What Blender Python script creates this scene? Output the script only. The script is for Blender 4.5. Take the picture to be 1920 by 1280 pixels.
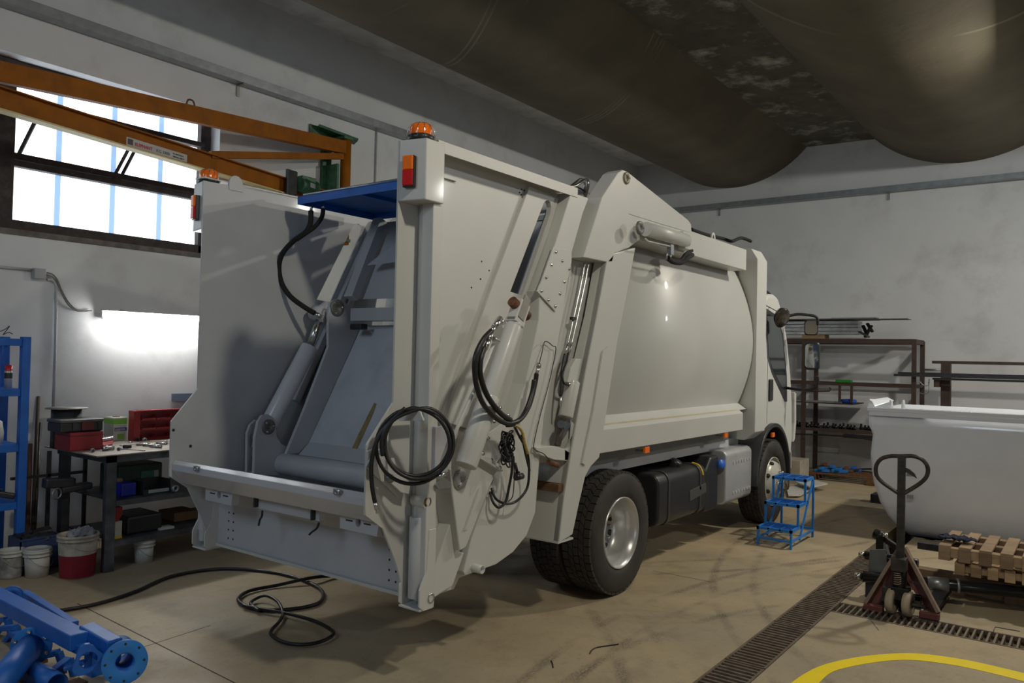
import bpy, bmesh, math, random
from mathutils import Vector, Matrix
from mathutils.geometry import tessellate_polygon
random.seed(7)
PI = math.pi
SC = bpy.context.scene
COL = SC.collection
for o in list(bpy.data.objects): bpy.data.objects.remove(o)

# ------------------------------------------------------------------ camera, world, light, exposure
CAM = Vector((-6.0247, -4.4622, 2.0031)); FPX = 1481.96
_y, _p, _r = [math.radians(a) for a in (36.7154, 1.1435, 1.248)]
FW = Vector((math.cos(_p)*math.cos(_y), math.cos(_p)*math.sin(_y), math.sin(_p)))
_R = FW.cross(Vector((0, 0, 1))).normalized(); _U = _R.cross(FW)
RT = _R*math.cos(_r) + _U*math.sin(_r); UP = -_R*math.sin(_r) + _U*math.cos(_r)
cd = bpy.data.cameras.new('camera'); cam = bpy.data.objects.new('camera', cd); COL.objects.link(cam)
cam.matrix_world = Matrix.Translation(CAM) @ Matrix((RT, UP, -FW)).transposed().to_4x4()
cd.sensor_width = 36; cd.lens = FPX*36/1920; cd.clip_start = .05; cd.clip_end = 200
SC.camera = cam
w = bpy.data.worlds.new('hall_daylight'); SC.world = w; w.use_nodes = True
w.node_tree.nodes['Background'].inputs[0].default_value = (.62, .74, 1.0, 1)
w.node_tree.nodes['Background'].inputs[1].default_value = .04
SC.view_settings.view_transform = 'Standard'; SC.view_settings.look = 'None'
SC.view_settings.gamma = 1; SC.view_settings.use_curve_mapping = False
SC.view_settings.exposure = 0.0

def area(name, loc, target, size, power, col, size_y=None):
    l = bpy.data.lights.new(name, 'AREA'); l.energy = power; l.color = col; l.size = size
    if size_y: l.shape = 'RECTANGLE'; l.size_y = size_y
    else: l.shape = 'DISK'
    o = bpy.data.objects.new(name, l); COL.objects.link(o); o.location = loc
    o.rotation_euler = (Vector(target)-Vector(loc)).to_track_quat('-Z', 'Y').to_euler()
    return o
area('high_bay_lamp', (-3.0, -4.7, 5.5), (-1.6, -1.5, 0), .30, 94, (1.0, .93, .77))
area('rear_fill_light', (-9.5, -1.0, 5.2), (-1.5, 0, 1.6), 2.2, 92, (.68, .83, 1.0), 2.2)  # added unseen light, brightens the rear-facing faces of the truck
area('high_bay_lamp', (4.4, -4.4, 5.5), (4.0, -2.5, 0), .30, 158, (1.0, .935, .79))
area('high_bay_lamp', (6.3, -9.0, 5.5), (8.6, -1.5, 2.2), .40, 190, (.97, .97, .92))  # added lamp out of view, lifts the far wall and the skip
area('doorway_daylight', (-9.5, -13.5, 2.4), (-1.5, 1, 2.4), 2.6, 70, (.90, .95, 1.0), 2.6)

def V(px, py, **k):
    """point where the sight line of a pixel meets the plane x=, y= or z="""
    d = FW + RT*((px-960)/FPX) - UP*((py-640)/FPX)
    (a, v), = k.items(); i = 'xyz'.index(a)
    return CAM + d*((v-CAM[i])/d[i])
def VP(px, py, p0, n):
    d = FW + RT*((px-960)/FPX) - UP*((py-640)/FPX); n = Vector(n)
    return CAM + d*((Vector(p0)-CAM).dot(n)/d.dot(n))

# ------------------------------------------------------------------ materials
MATS = {}
def M(name, col, rough=.5, metal=0., var=.08, scale=6., bump=0., coat=0., emit=0., emitcol=None, alpha=1., trans=0., spec=None, dirt=None, dscale=3., damt=.5, bscale=None, stretch=None):
    if name in MATS: return MATS[name]
    m = bpy.data.materials.new(name); m.use_nodes = True; nt = m.node_tree; N = nt.nodes; L = nt.links
    b = N['Principled BSDF']; c = tuple(col)+(1,)
    b.inputs['Base Color'].default_value = c; b.inputs['Roughness'].default_value = rough; b.inputs['Metallic'].default_value = metal
    if coat: b.inputs['Coat Weight'].default_value = coat; b.inputs['Coat Roughness'].default_value = .08
    if spec is not None: b.inputs['Specular IOR Level'].default_value = spec
    if trans: b.inputs['Transmission Weight'].default_value = trans
    if emit: b.inputs['Emission Color'].default_value = tuple(emitcol or col)+(1,); b.inputs['Emission Strength'].default_value = emit
    if alpha < 1: b.inputs['Alpha'].default_value = alpha
    tc = N.new('ShaderNodeNewGeometry'); src = tc.outputs['Position']
    if stretch:
        mp = N.new('ShaderNodeMapping'); mp.inputs['Scale'].default_value = stretch; L.new(src, mp.inputs['Vector']); src = mp.outputs[0]
    if var:
        n = N.new('ShaderNodeTexNoise'); n.inputs['Scale'].default_value = scale; n.inputs['Detail'].default_value = 6; L.new(src, n.inputs['Vector'])
        mr = N.new('ShaderNodeMapRange'); mr.inputs[1].default_value = .3; mr.inputs[2].default_value = .7; mr.inputs[3].default_value = 1-var; mr.inputs[4].default_value = 1+var
        L.new(n.outputs['Fac'], mr.inputs[0])
        mx = N.new('ShaderNodeMix'); mx.data_type = 'RGBA'; mx.blend_type = 'MULTIPLY'; mx.inputs[0].default_value = 1
        mx.inputs[6].default_value = c; L.new(mr.outputs[0], mx.inputs[7]); out = mx.outputs[2]
        if dirt:
            n2 = N.new('ShaderNodeTexNoise'); n2.inputs['Scale'].default_value = dscale; n2.inputs['Detail'].default_value = 8; n2.inputs['Roughness'].default_value = .65; L.new(src, n2.inputs['Vector'])
            m2 = N.new('ShaderNodeMapRange'); m2.inputs[1].default_value = .52; m2.inputs[2].default_value = .72; m2.inputs[4].default_value = damt; L.new(n2.outputs['Fac'], m2.inputs[0])
            mx2 = N.new('ShaderNodeMix'); mx2.data_type = 'RGBA'; L.new(m2.outputs[0], mx2.inputs[0]); L.new(out, mx2.inputs[6]); mx2.inputs[7].default_value = tuple(dirt)+(1,); out = mx2.outputs[2]
        L.new(out, b.inputs['Base Color'])
    if bump:
        n3 = N.new('ShaderNodeTexNoise'); n3.inputs['Scale'].default_value = bscale or scale*6; n3.inputs['Detail'].default_value = 5; L.new(src, n3.inputs['Vector'])
        bp = N.new('ShaderNodeBump'); bp.inputs['Strength'].default_value = bump; bp.inputs['Distance'].default_value = .01; L.new(n3.outputs['Fac'], bp.inputs['Height']); L.new(bp.outputs[0], b.inputs['Normal'])
    if 'pallet_wood' in name:
        oi = N.new('ShaderNodeObjectInfo'); mr_ = N.new('ShaderNodeMapRange'); mr_.inputs[3].default_value = .55; mr_.inputs[4].default_value = 1.2; L.new(oi.outputs['Random'], mr_.inputs[0])
        mm = N.new('ShaderNodeMix'); mm.data_type = 'RGBA'; mm.blend_type = 'MULTIPLY'; mm.inputs[0].default_value = 1; s_ = b.inputs['Base Color'].links[0].from_socket; L.new(s_, mm.inputs[6]); L.new(mr_.outputs[0], mm.inputs[7]); L.new(mm.outputs[2], b.inputs['Base Color'])
    MATS[name] = m; return m

WHITE = M('white_paint', (.565, .565, .54), .42, var=.025, scale=2.5, coat=.08, bump=.03, bscale=30)
GREYW = M('dull_white_paint', (.50, .51, .53), .42, var=.05, scale=3, coat=.15, dirt=(.36, .36, .36), dscale=2.5, damt=.25)
PLASTER = M('wall_plaster', (.62, .635, .65), .9, var=.05, scale=1.2, bump=.25, bscale=9, dirt=(.40, .39, .38), dscale=1.3, damt=.5)
BLACK = M('black_rubber', (.012, .012, .013), .42, var=.1)
BPLAST = M('black_plastic', (.022, .023, .025), .38, var=.15, scale=9)
SLEEVE = M('black_sleeve', (.008, .008, .009), .85, var=.2, scale=40, bump=.6, bscale=60)
TYRE = M('tyre_rubber', (.035, .033, .030), .72, var=.15, scale=8, dirt=(.06, .05, .035), dscale=4, damt=.5, bump=.1)
RIM = M('silver_rim', (.55, .55, .54), .30, .45, var=.06)
RIMF = M('cream_rim', (.62, .60, .54), .35, .1, var=.08)
STEEL = M('bright_steel', (.62, .62, .60), .26, 1., var=.08, scale=20)
DSTEEL = M('dark_steel', (.05, .05, .055), .45, .6, var=.25, scale=12)
GALV = M('galvanised_steel', (.33, .35, .37), .38, .75, var=.14, scale=9)
DISC = M('pin_cap_grey', (.17, .17, .16), .5, .35, var=.2, scale=25)
RUST = M('rusty_steel', (.16, .07, .035), .8, .2, var=.4, scale=30, dirt=(.05, .03, .02), dscale=20, damt=.7)
BROWNST = M('brown_primer_steel', (.060, .036, .027), .6, .1, var=.2, scale=10)
ORANGE = M('orange_lens', (.85, .16, .01), .18, var=.1, scale=60, emit=.04)
RED = M('red_lens', (.55, .012, .012), .18, var=.1, scale=60, emit=.03)
CRANE = M('orange_crane_paint', (.27, .085, .003), .6, spec=.2, var=.18, scale=6, dirt=(.16, .06, .02), dscale=5, damt=.55)
CREAMY = M('pale_yellow_flange', (.55, .45, .20), .5, var=.12)  # lower rail flange, paler and yellower than the crane orange
GREEN = M('green_machine_paint', (.03, .11, .05), .5, var=.3, scale=15, dirt=(.02, .02, .015), dscale=12, damt=.8)
BLUE = M('blue_paint', (.011, .125, .50), .48, var=.12, scale=8)
BLUE2 = M('light_blue_paint', (.022, .20, .60), .42, var=.1, scale=8)
WOOD = M('pallet_wood', (.30, .20, .115), .75, var=.22, scale=5, dirt=(.20, .14, .09), dscale=6, damt=.7, stretch=(4, 1, 4))
WOODD = M('old_brown_wood', (.13, .065, .03), .8, var=.35, scale=14, bump=.4)
REDP = M('red_paint', (.28, .015, .02), .45, var=.15, dirt=(.08, .02, .02), dscale=6, damt=.5)
JACKP = M('worn_red_jack_paint', (.13, .035, .03), .6, var=.25, scale=14, dirt=(.16, .13, .10), dscale=9, damt=.6)
JACKS = M('greasy_jack_steel', (.045, .042, .036), .5, .5, var=.3, scale=18, dirt=(.10, .09, .07), dscale=12, damt=.5)
GREASE = M('black_grease_steel', (.012, .012, .011), .4, .4, var=.3, scale=22)
TIMBERW = M('dusty_cream_plastic', (.36, .29, .20), .6, var=.15)
WPLAST = M('white_plastic', (.55, .54, .50), .55, var=.08, scale=10, dirt=(.30, .27, .22), dscale=7, damt=.6)
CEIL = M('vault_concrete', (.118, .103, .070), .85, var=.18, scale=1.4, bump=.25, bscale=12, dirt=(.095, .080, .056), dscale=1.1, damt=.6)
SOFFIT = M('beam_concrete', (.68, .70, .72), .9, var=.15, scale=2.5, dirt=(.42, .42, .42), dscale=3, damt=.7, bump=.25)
GLASSD = M('dark_cab_glass', (.02, .03, .035), .05, var=0, coat=.5)
MIRR = M('mirror_glass', (.75, .82, .9), .03, 1., var=0)
CARD = M('brown_cardboard', (.27, .16, .08), .85, var=.12)
YELP = M('yellow_plastic', (.75, .52, .02), .5, var=.1)
SEAM = M('dark_seam', (.03, .03, .03), .8, var=0)

# ------------------------------------------------------------------ mesh helpers
def aslist(v): return Vector(v)
class MB:
    def __init__(s): s.bm = bmesh.new()
    def face(s, vs, smooth=False):
        try: f = s.bm.faces.new(vs); f.smooth = smooth; return f
        except ValueError: return None
    def box(s, a, b):
        a = Vector(a); b = Vector(b); c = (a+b)/2; h = (b-a)/2
        return s.obox(c, (abs(h.x), 0, 0), (0, abs(h.y), 0), (0, 0, abs(h.z)))
    def obox(s, c, u, v, n):
        c, u, v, n = Vector(c), Vector(u), Vector(v), Vector(n)
        q = [s.bm.verts.new(c+i*u+j*v+k*n) for k in (-1, 1) for j in (-1, 1) for i in (-1, 1)]
        for f in ((0, 2, 3, 1), (4, 5, 7, 6), (0, 1, 5, 4), (2, 6, 7, 3), (0, 4, 6, 2), (1, 3, 7, 5)): s.face([q[i] for i in f])
        return s
    def bar(s, a, b, w, h, up=(0, 0, 1)):
        """rectangular bar from a to b"""
        a, b = Vector(a), Vector(b); d = (b-a); t = d.normalized(); up = Vector(up)
        if abs(t.dot(up.normalized())) > .98: up = Vector((1, 0, 0))
        r = t.cross(up).normalized(); u = r.cross(t)
        return s.obox((a+b)/2, d/2, r*w/2, u*h/2)
    def prism(s, loops, ext, smooth=False):
        if not isinstance(loops[0], (list, tuple)): loops = [loops]
        loops = [[Vector(p) for p in l] for l in loops]; ext = Vector(ext)
        flat = [p for l in loops for p in l]
        tri = tessellate_polygon(loops)
        A = [s.bm.verts.new(p) for p in flat]; B = [s.bm.verts.new(p+ext) for p in flat]
        if len(loops) == 1 :
            s.face(A); s.face(B[::-1])
        else:
            for t in tri: s.face([A[i] for i in t]); s.face([B[i] for i in t][::-1])
        k = 0
        for l in loops:
            n = len(l)
            for i in range(n): s.face([A[k+i], A[k+(i+1) % n], B[k+(i+1) % n], B[k+i]], smooth)
            k += n
        return s
    def tube(s, pts, r, n=10, caps=True, closed=False):
        pts = [Vector(p) for p in pts]; rr = r if isinstance(r, (list, tuple)) else [r]*len(pts)
        m = len(pts); rings = []; ref = None
        for i in range(m):
            if closed: t = pts[(i+1) % m]-pts[i-1]
            else: t = pts[min(i+1, m-1)]-pts[max(i-1, 0)]
            t.normalize()
            if ref is None: ref = Vector((0, 0, 1)) if abs(t.z) < .9 else Vector((1, 0, 0))
            ref = (ref - t*ref.dot(t))
            if ref.length < 1e-6: ref = Vector((1, 0, 0))
            ref.normalize(); bn = t.cross(ref)
            rings.append([s.bm.verts.new(pts[i]+(ref*math.cos(2*PI*k/n)+bn*math.sin(2*PI*k/n))*rr[i]) for k in range(n)])
        for i in range(m if closed else m-1):
            a, b = rings[i], rings[(i+1) % m]
            for k in range(n): s.face([a[k], a[(k+1) % n], b[(k+1) % n], b[k]], True)
        if caps and not closed: s.face(rings[0][::-1]); s.face(rings[-1])
        return s
    def cyl(s, a, b, r, n=24, r2=None): return s.tube([a, b], [r, r if r2 is None else r2], n)
    def lathe(s, c, axis, prof, n=32, closed=False):
        """prof = [(r, h)...] about axis through c"""
        c = Vector(c); ax = Vector(axis).normalized(); u = ax.orthogonal().normalized(); v = ax.cross(u); R = []
        for r, h in prof:
            if r < 1e-6: R.append([s.bm.verts.new(c+ax*h)])
            else: R.append([s.bm.verts.new(c+ax*h+(u*math.cos(2*PI*k/n)+v*math.sin(2*PI*k/n))*r) for k in range(n)])
        idx = list(range(len(R)-1)) + ([len(R)-1] if closed else [])
        for i in idx:
            a, b = R[i], R[(i+1) % len(R)]
            for k in range(n):
                k2 = (k+1) % n
                if len(a) == 1 and len(b) == 1: continue
                if len(a) == 1: s.face([a[0], b[k], b[k2]], True)
                elif len(b) == 1: s.face([a[k], b[0], a[k2]], True)
                else: s.face([a[k], b[k], b[k2], a[k2]], True)
        return s
    def text(s, txt, origin, right, up, size, depth=.001, bold=0):
        cu = bpy.data.curves.new('t', 'FONT'); cu.body = txt; cu.size = size; cu.extrude = depth; cu.resolution_u = 2; cu.offset = size*bold
        o = bpy.data.objects.new('t', cu); COL.objects.link(o)
        dg = bpy.context.evaluated_depsgraph_get(); me = bpy.data.meshes.new_from_object(o.evaluated_get(dg))
        r = Vector(right).normalized(); u = Vector(up).normalized(); n = r.cross(u)
        X = Matrix((r, u, n)).transposed().to_4x4(); X.translation = Vector(origin); me.transform(X)
        s.bm.from_mesh(me); bpy.data.meshes.remove(me); bpy.data.objects.remove(o); bpy.data.curves.remove(cu)
        return s
def cat(pts, k=6, closed=False):
    pts = [Vector(p) for p in pts]; n = len(pts); out = []
    for i in range(n if closed else n-1):
        if closed: p0, p1, p2, p3 = pts[i-1], pts[i], pts[(i+1) % n], pts[(i+2) % n]
        else: p0, p1, p2, p3 = pts[max(i-1, 0)], pts[i], pts[i+1], pts[min(i+2, n-1)]
        for j in range(k):
            t = j/k; out.append(.5*((2*p1)+(-p0+p2)*t+(2*p0-5*p1+4*p2-p3)*t*t+(-p0+3*p1-3*p2+p3)*t**3))
    if not closed: out.append(pts[-1])
    return out
ORG = {}
def tag(o, label=None, category=None, group=None, kind=None):
    if label: o['label'] = label
    if category: o['category'] = category
    if group: o['group'] = group
    if kind: o['kind'] = kind
    return o
def thing(name, label, category, loc=(0, 0, 0), group=None):
    o = bpy.data.objects.new(name, None); COL.objects.link(o); o.location = loc; o.empty_display_size = .1
    ORG[o.name] = Vector(loc); return tag(o, label, category, group)
SPLIT = {'hand_holes': 'hand_hole', 'hex_bolts': 'hex_bolt', 'cap_screws': 'cap_screw', 'mirror_arm': 'mirror_arm', 'organiser_side': 'organiser_side', 'hose_end': 'hose_end', 'hose_fittings': 'hose_fitting', 'casement_stay': 'casement_stay', 'pipe_nuts': 'pipe_nut', 'pane': 'pane', 'pane_joint': 'pane_joint', 'flange_bolts': 'flange_bolt', 'sill_catch': 'sill_catch', 'fittings': 'fitting', 'hydraulic_pipes': 'hydraulic_pipe', 'roof_pipes': 'roof_pipe', 'runner': 'runner', 'frame_foot': 'frame_foot', 'wire_guard': 'wire_guard', 'gusset': 'gusset', 'flange_holes': 'flange_hole', 'pump_linkage': 'pump_linkage'}
def islands(bm):
    bm.verts.ensure_lookup_table(); seen = set(); out = []
    for v in bm.verts:
        if v.index in seen: continue
        st = [v]; seen.add(v.index); comp = []
        while st:
            q = st.pop(); comp.append(q)
            for e in q.link_edges:
                r = e.other_vert(q)
                if r.index not in seen: seen.add(r.index); st.append(r)
        out.append(comp)
    return out
def build(name, mb, mat, parent=None, loc=None, label=None, category=None, group=None, kind=None, bevel=0, seg=2, angle=35):
    if parent and name in SPLIT and name != 'wire_guard':
        mb.bm.verts.index_update(); comps = islands(mb.bm)
        if len(comps) > 1:
            last = None
            for comp in comps:
                m2 = MB(); mp = {v: m2.bm.verts.new(v.co) for v in comp}; cs = set(comp)
                for f in mb.bm.faces:
                    if f.verts[0] in cs:
                        nf_ = m2.bm.faces.new([mp[v] for v in f.verts]); nf_.smooth = f.smooth
                o_ = build_one(SPLIT[name], m2, mat, parent, loc, label, category, group, kind, bevel, seg, angle)
                last = last or o_
            mb.bm.free(); return last
    return build_one(name, mb, mat, parent, loc, label, category, group, kind, bevel, seg, angle)
def build_one(name, mb, mat, parent=None, loc=None, label=None, category=None, group=None, kind=None, bevel=0, seg=2, angle=35):
    org = ORG[parent.name] if parent else (Vector(loc) if loc is not None else None)
    bmesh.ops.recalc_face_normals(mb.bm, faces=mb.bm.faces)
    if org is None:
        zs = [v.co for v in mb.bm.verts]; org = Vector((sum(v.x for v in zs)/len(zs), sum(v.y for v in zs)/len(zs), min(v.z for v in zs)))
    bmesh.ops.translate(mb.bm, verts=mb.bm.verts, vec=-org)
    me = bpy.data.meshes.new(name); mb.bm.to_mesh(me); mb.bm.free()
    for m in (mat if isinstance(mat, (list, tuple)) else [mat]): me.materials.append(m)
    o = bpy.data.objects.new(name, me); COL.objects.link(o)
    if parent: o.parent = parent
    else: o.location = org
    ORG[o.name] = org
    if bevel:
        md = o.modifiers.new('bevel', 'BEVEL'); md.width = bevel; md.segments = seg; md.limit_method = 'ANGLE'; md.angle_limit = math.radians(angle); md.harden_normals = False
    return tag(o, label, category, group, kind)
def dup(root, loc, rotz=None, label=None, group=None, scale=None):
    r = root.copy(); COL.objects.link(r); r.location = loc
    if rotz is not None: r.rotation_euler = (0, 0, rotz)
    if scale: r.scale = (scale,)*3
    if label: r['label'] = label
    if group: r['group'] = group
    for ch in list(root.children):
        c = ch.copy(); COL.objects.link(c); c.parent = r
        for g in ch.children:
            d = g.copy(); COL.objects.link(d); d.parent = c
    return r
def yp(pts, y): return [V(a, b, y=y) for a, b in pts]
def xz(pts, y): return [Vector((a, y, b)) for a, b in pts]

# ------------------------------------------------------------------ room
WY = 3.88; WX = 9.74; ZC = 6.33
def struct(name, mb, mat, label=None, **k): return build(name, mb, mat, loc=(0, 0, 0), kind='structure', label=label, **k)

# floor with two drain channels
fm = bpy.data.materials.new('workshop_floor'); fm.use_nodes = True; nt = fm.node_tree; N = nt.nodes; L = nt.links; b = N['Principled BSDF']
g = N.new('ShaderNodeNewGeometry')
def noise(scale, det=6, rough=.6, vec=None):
    n = N.new('ShaderNodeTexNoise'); n.inputs['Scale'].default_value = scale; n.inputs['Detail'].default_value = det; n.inputs['Roughness'].default_value = rough; L.new(vec or g.outputs['Position'], n.inputs['Vector']); return n.outputs['Fac']
def rng(v, a, b_, c=0, d=1):
    m = N.new('ShaderNodeMapRange'); m.inputs[1].default_value = a; m.inputs[2].default_value = b_; m.inputs[3].default_value = c; m.inputs[4].default_value = d; L.new(v, m.inputs[0]); return m.outputs[0]
def mix(f, a, c, bt='MIX'):
    m = N.new('ShaderNodeMix'); m.data_type = 'RGBA'; m.blend_type = bt
    if isinstance(f, (int, float)): m.inputs[0].default_value = f
    else: L.new(f, m.inputs[0])
    for i, v in ((6, a), (7, c)):
        if isinstance(v, tuple): m.inputs[i].default_value = v+(1,)
        else: L.new(v, m.inputs[i])
    return m.outputs[2]
def math_(op, a, c=None):
    m = N.new('ShaderNodeMath'); m.operation = op
    for i, v in ((0, a), (1, c)):
        if v is None: continue
        if isinstance(v, (int, float)): m.inputs[i].default_value = v
        else: L.new(v, m.inputs[i])
    return m.outputs[0]
c1 = mix(rng(noise(.55, 4), .38, .62), (.36, .30, .205), (.46, .36, .222))
c1 = mix(rng(noise(3.2, 9, .72), .50, .80, 0, .6), c1, (.20, .165, .12))
c1 = mix(rng(noise(26, 4, .7), .55, .8, 0, .45), c1, (.14, .115, .085))
c1 = mix(rng(noise(9, 8, .7), .62, .78, 0, .6), c1, (.33, .29, .23))
sx = N.new('ShaderNodeSeparateXYZ'); L.new(g.outputs['Position'], sx.inputs[0])
# tyre tracks: rings of large radius, broken up by noise
fine = rng(noise(60, 3), .35, .6)
brk = rng(noise(1.6, 4), .40, .62)
for cx, cy, rad, wd in ((-.6, -8.2, 6.75, .05), (-.6, -8.2, 6.45, .04), (3.2, -7.4, 6.2, .05), (3.2, -7.4, 5.85, .05), (-5.5, 3.6, 6.9, .06), (-5.5, 3.6, 7.25, .05), (5.8, 4.2, 6.9, .05), (5.8, 4.2, 7.3, .05), (-1.5, -6.2, 4.4, .05)):
    d = math_('SQRT', math_('ADD', math_('POWER', math_('SUBTRACT', sx.outputs[0], cx), 2), math_('POWER', math_('SUBTRACT', sx.outputs[1], cy), 2)))
    e = math_('ABSOLUTE', math_('SUBTRACT', d, rad))
    f = rng(e, wd*.35, wd, .62, 0)
    c1 = mix(math_('MULTIPLY', math_('MULTIPLY', f, brk), fine), c1, (.075, .065, .055))
L.new(c1, b.inputs['Base Color'])
L.new(rng(noise(2.5, 6), .35, .7, .42, .72), b.inputs['Roughness'])
bp = N.new('ShaderNodeBump'); bp.inputs['Strength'].default_value = .25; bp.inputs['Distance'].default_value = .006; L.new(noise(35, 5), bp.inputs['Height']); L.new(bp.outputs[0], b.inputs['Normal'])

D0, D1 = -2.430, -2.715          # main channel
C0, C1 = .72, 1.03               # cross channel (x range), y from D1 outwards
F = MB()
def rect(x0, y0, x1, y1, z=0): return [Vector((x0, y0, z)), Vector((x1, y0, z)), Vector((x1, y1, z)), Vector((x0, y1, z))]
def flr(x0, y0, x1, y1): F.box((x0, y0, -.2), (x1, y1, 0))
flr(-16, D0, WX, WY+.3); flr(-16, -18, C0, D1); flr(C1, -18, WX, D1); flr(6.5, D1, WX, D0)
struct('floor', F, fm, label='dusty brown concrete workshop floor with tyre marks')
m_ch = M('channel_bottom', (.02, .017, .013), .9, var=.3)  # plain near-black for the channel bottom under the gratings
struct('trim_1', MB().box((-16, D1, -.21), (6.5, D0, -.19)).box((C0, -18, -.21), (C1, D1, -.19)), m_ch, label='dark bottom of the drain channels')
m_jt = M('floor_joint', (.05, .042, .035), .9, var=.2)
J = MB()
def jline(a, c, wdt=.008):
    a, c = V(*a, z=0), V(*c, z=0); a.z = c.z = .0006; J.bar(a, c, wdt, .001)
jline((145, 1131), (450, 1285)); jline((262, 1215), (395, 1172), .005); jline((1225, 1070), (1330, 1090), .005)
struct('trim_2', J, m_jt, label='thin dark joints cut in the concrete floor')
# gratings
m_gr = M('rusty_grating', (.20, .16, .12), .6, .5, var=.3, scale=14, dirt=(.20, .09, .04), dscale=2, damt=.6)
m_gf = M('grating_frame', (.16, .12, .09), .7, .3, var=.25, scale=10)
x = -1.82; k = 0
while x < 3.1:
    x1 = x+.98
    t = thing('drain_grating', ['fine-slatted floor drain grating nearest the bottom edge of the photo', 'fine-slatted drain grating second from the bottom, left of the yellow line', 'fine-slatted drain grating where the cross drain branches off', 'rusty fine-slatted drain grating left of the pallet jack', 'farthest fine-slatted drain grating, running towards the white skip'][k], 'drain grating', (x+.49, (D0+D1)/2, -.03), 'gratings of the main floor drain')
    f_ = MB()
    for yy in (D0-.012, D1+.012): f_.box((x, yy-.009, -.03), (x1, yy+.009, .003))
    for xx in (x+.008, x1-.008): f_.box((xx-.008, D1+.02, -.03), (xx+.008, D0-.02, .001))
    build('grating_frame', f_, m_gf, t)
    s_ = MB(); n = 18
    for i in range(1, n):
        xx = x+.98*i/n; s_.box((xx-.009, D1+.02, -.028), (xx+.009, D0-.02, .0))
    build('grating_bars', s_, m_gr, t)
    x += 1.0; k += 1
y = D1-.01; k = 0
lb = ['wide-barred drain grating branching off under the pallet jack', 'wide-barred drain grating right of the pallet jack wheels', 'wide-barred drain grating at the right edge of the photo']
while y > -4.7:
    y1 = y-.62
    t = thing('drain_grating', lb[min(k, 2)] if k < 3 else 'drain grating beyond the frame', 'drain grating', ((C0+C1)/2, y-.31, -.03), 'gratings of the cross drain')
    f_ = MB()
    for xx in (C0+.012, C1-.012): f_.box((xx-.010, y1, -.03), (xx+.010, y, .003))
    build('grating_frame', f_, m_gf, t)
    s_ = MB(); n = 13
    for i in range(1, n+1):
        yy = y-.62*(i-.5)/n; s_.box((C0+.02, yy-.007, -.028), (C1-.02, yy+.007, 0))
    build('grating_bars', s_, M('grey_grating_bar', (.22, .18, .14), .55, .4, var=.2), t)
    y -= .62; k += 1
# yellow line
yl_o = [(1478, 1284), (1510, 1262), (1545, 1246), (1600, 1233), (1660, 1226), (1720, 1225), (1800, 1235), (1875, 1251), (1960, 1272)]
yl_i = [(1532, 1284), (1556, 1262), (1585, 1252), (1625, 1244), (1672, 1238), (1722, 1238), (1795, 1248), (1872, 1265), (1960, 1288)]
yo = cat([V(*p, z=0) for p in yl_o]); yi = cat([V(*p, z=0) for p in yl_i])
mb = MB(); A = [mb.bm.verts.new((p.x, p.y, .0015)) for p in yo]; B = [mb.bm.verts.new((p.x, p.y, .0015)) for p in yi]
for i in range(len(A)-1): mb.face([A[i], A[i+1], B[i+1], B[i]])
struct('trim_3', mb, M('yellow_floor_paint', (1.0, .76, .0), .55, var=.04, dirt=(.8, .60, .01), dscale=9, damt=.3), label='curved yellow line painted on the floor')

# left wall with the window opening
wx0, wx1, wz0, wz1 = -4.9, -.684, 3.12, 4.80
mb = MB(); T_ = .28
mb.prism([[Vector((-16, WY, 0)), Vector((WX+.3, WY, 0)), Vector((WX+.3, WY, 8)), Vector((-16, WY, 8))],
          [Vector((wx0, WY, wz0)), Vector((wx0, WY, wz1)), Vector((wx1, WY, wz1)), Vector((wx1, WY, wz0))]], (0, T_, 0))
struct('wall_left', mb, PLASTER, label='white plastered wall with the high window on the left')
mb = MB().box((WX, -18, 0), (WX+.3, WY, 8)); struct('wall_back', mb, PLASTER, label='grey-white plastered wall at the far end of the hall')
# roof: soffit strip, vault shells, flat strips
def shell(p0, p1, mid):  # arc through three (y, z) points
    (ax, ay), (bx, by), (cx, cy) = p0, mid, p1
    d = 2*(ax*(by-cy)+bx*(cy-ay)+cx*(ay-by))
    ux = ((ax*ax+ay*ay)*(by-cy)+(bx*bx+by*by)*(cy-ay)+(cx*cx+cy*cy)*(ay-by))/d
    uy = ((ax*ax+ay*ay)*(cx-bx)+(bx*bx+by*by)*(ax-cx)+(cx*cx+cy*cy)*(bx-ax))/d
    r = math.hypot(ax-ux, ay-uy); a0 = math.atan2(ay-uy, ax-ux); a1 = math.atan2(cy-uy, cx-ux)
    if a0 > 0: a0 -= 2*PI
    if a1 > 0: a1 -= 2*PI
    return [(ux+r*math.cos(a0+(a1-a0)*i/28), uy+r*math.sin(a0+(a1-a0)*i/28)) for i in range(29)]
def sheet(name, prof, mat, label):
    m_ = MB(); A = [m_.bm.verts.new((-16, y, z)) for y, z in prof]; B = [m_.bm.verts.new((WX+.01, y, z)) for y, z in prof]
    A2 = [m_.bm.verts.new((-16, y, z+.12)) for y, z in prof]; B2 = [m_.bm.verts.new((WX+.01, y, z+.12)) for y, z in prof]
    for i in range(len(A)-1): m_.face([A[i], A[i+1], B[i+1], B[i]], len(prof) > 3); m_.face([A2[i], B2[i], B2[i+1], A2[i+1]])
    struct(name, m_, mat, label=label)
sheet('ceiling', [(WY, ZC), (3.10, ZC)], SOFFIT, 'grey concrete beam soffit along the left wall')
v1 = shell((3.12, 6.30), (.19, 6.25), (1.6, 5.61)); v2 = shell((-1.05, 6.22), (-4.05, 6.22), (-2.35, 5.60))
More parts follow.
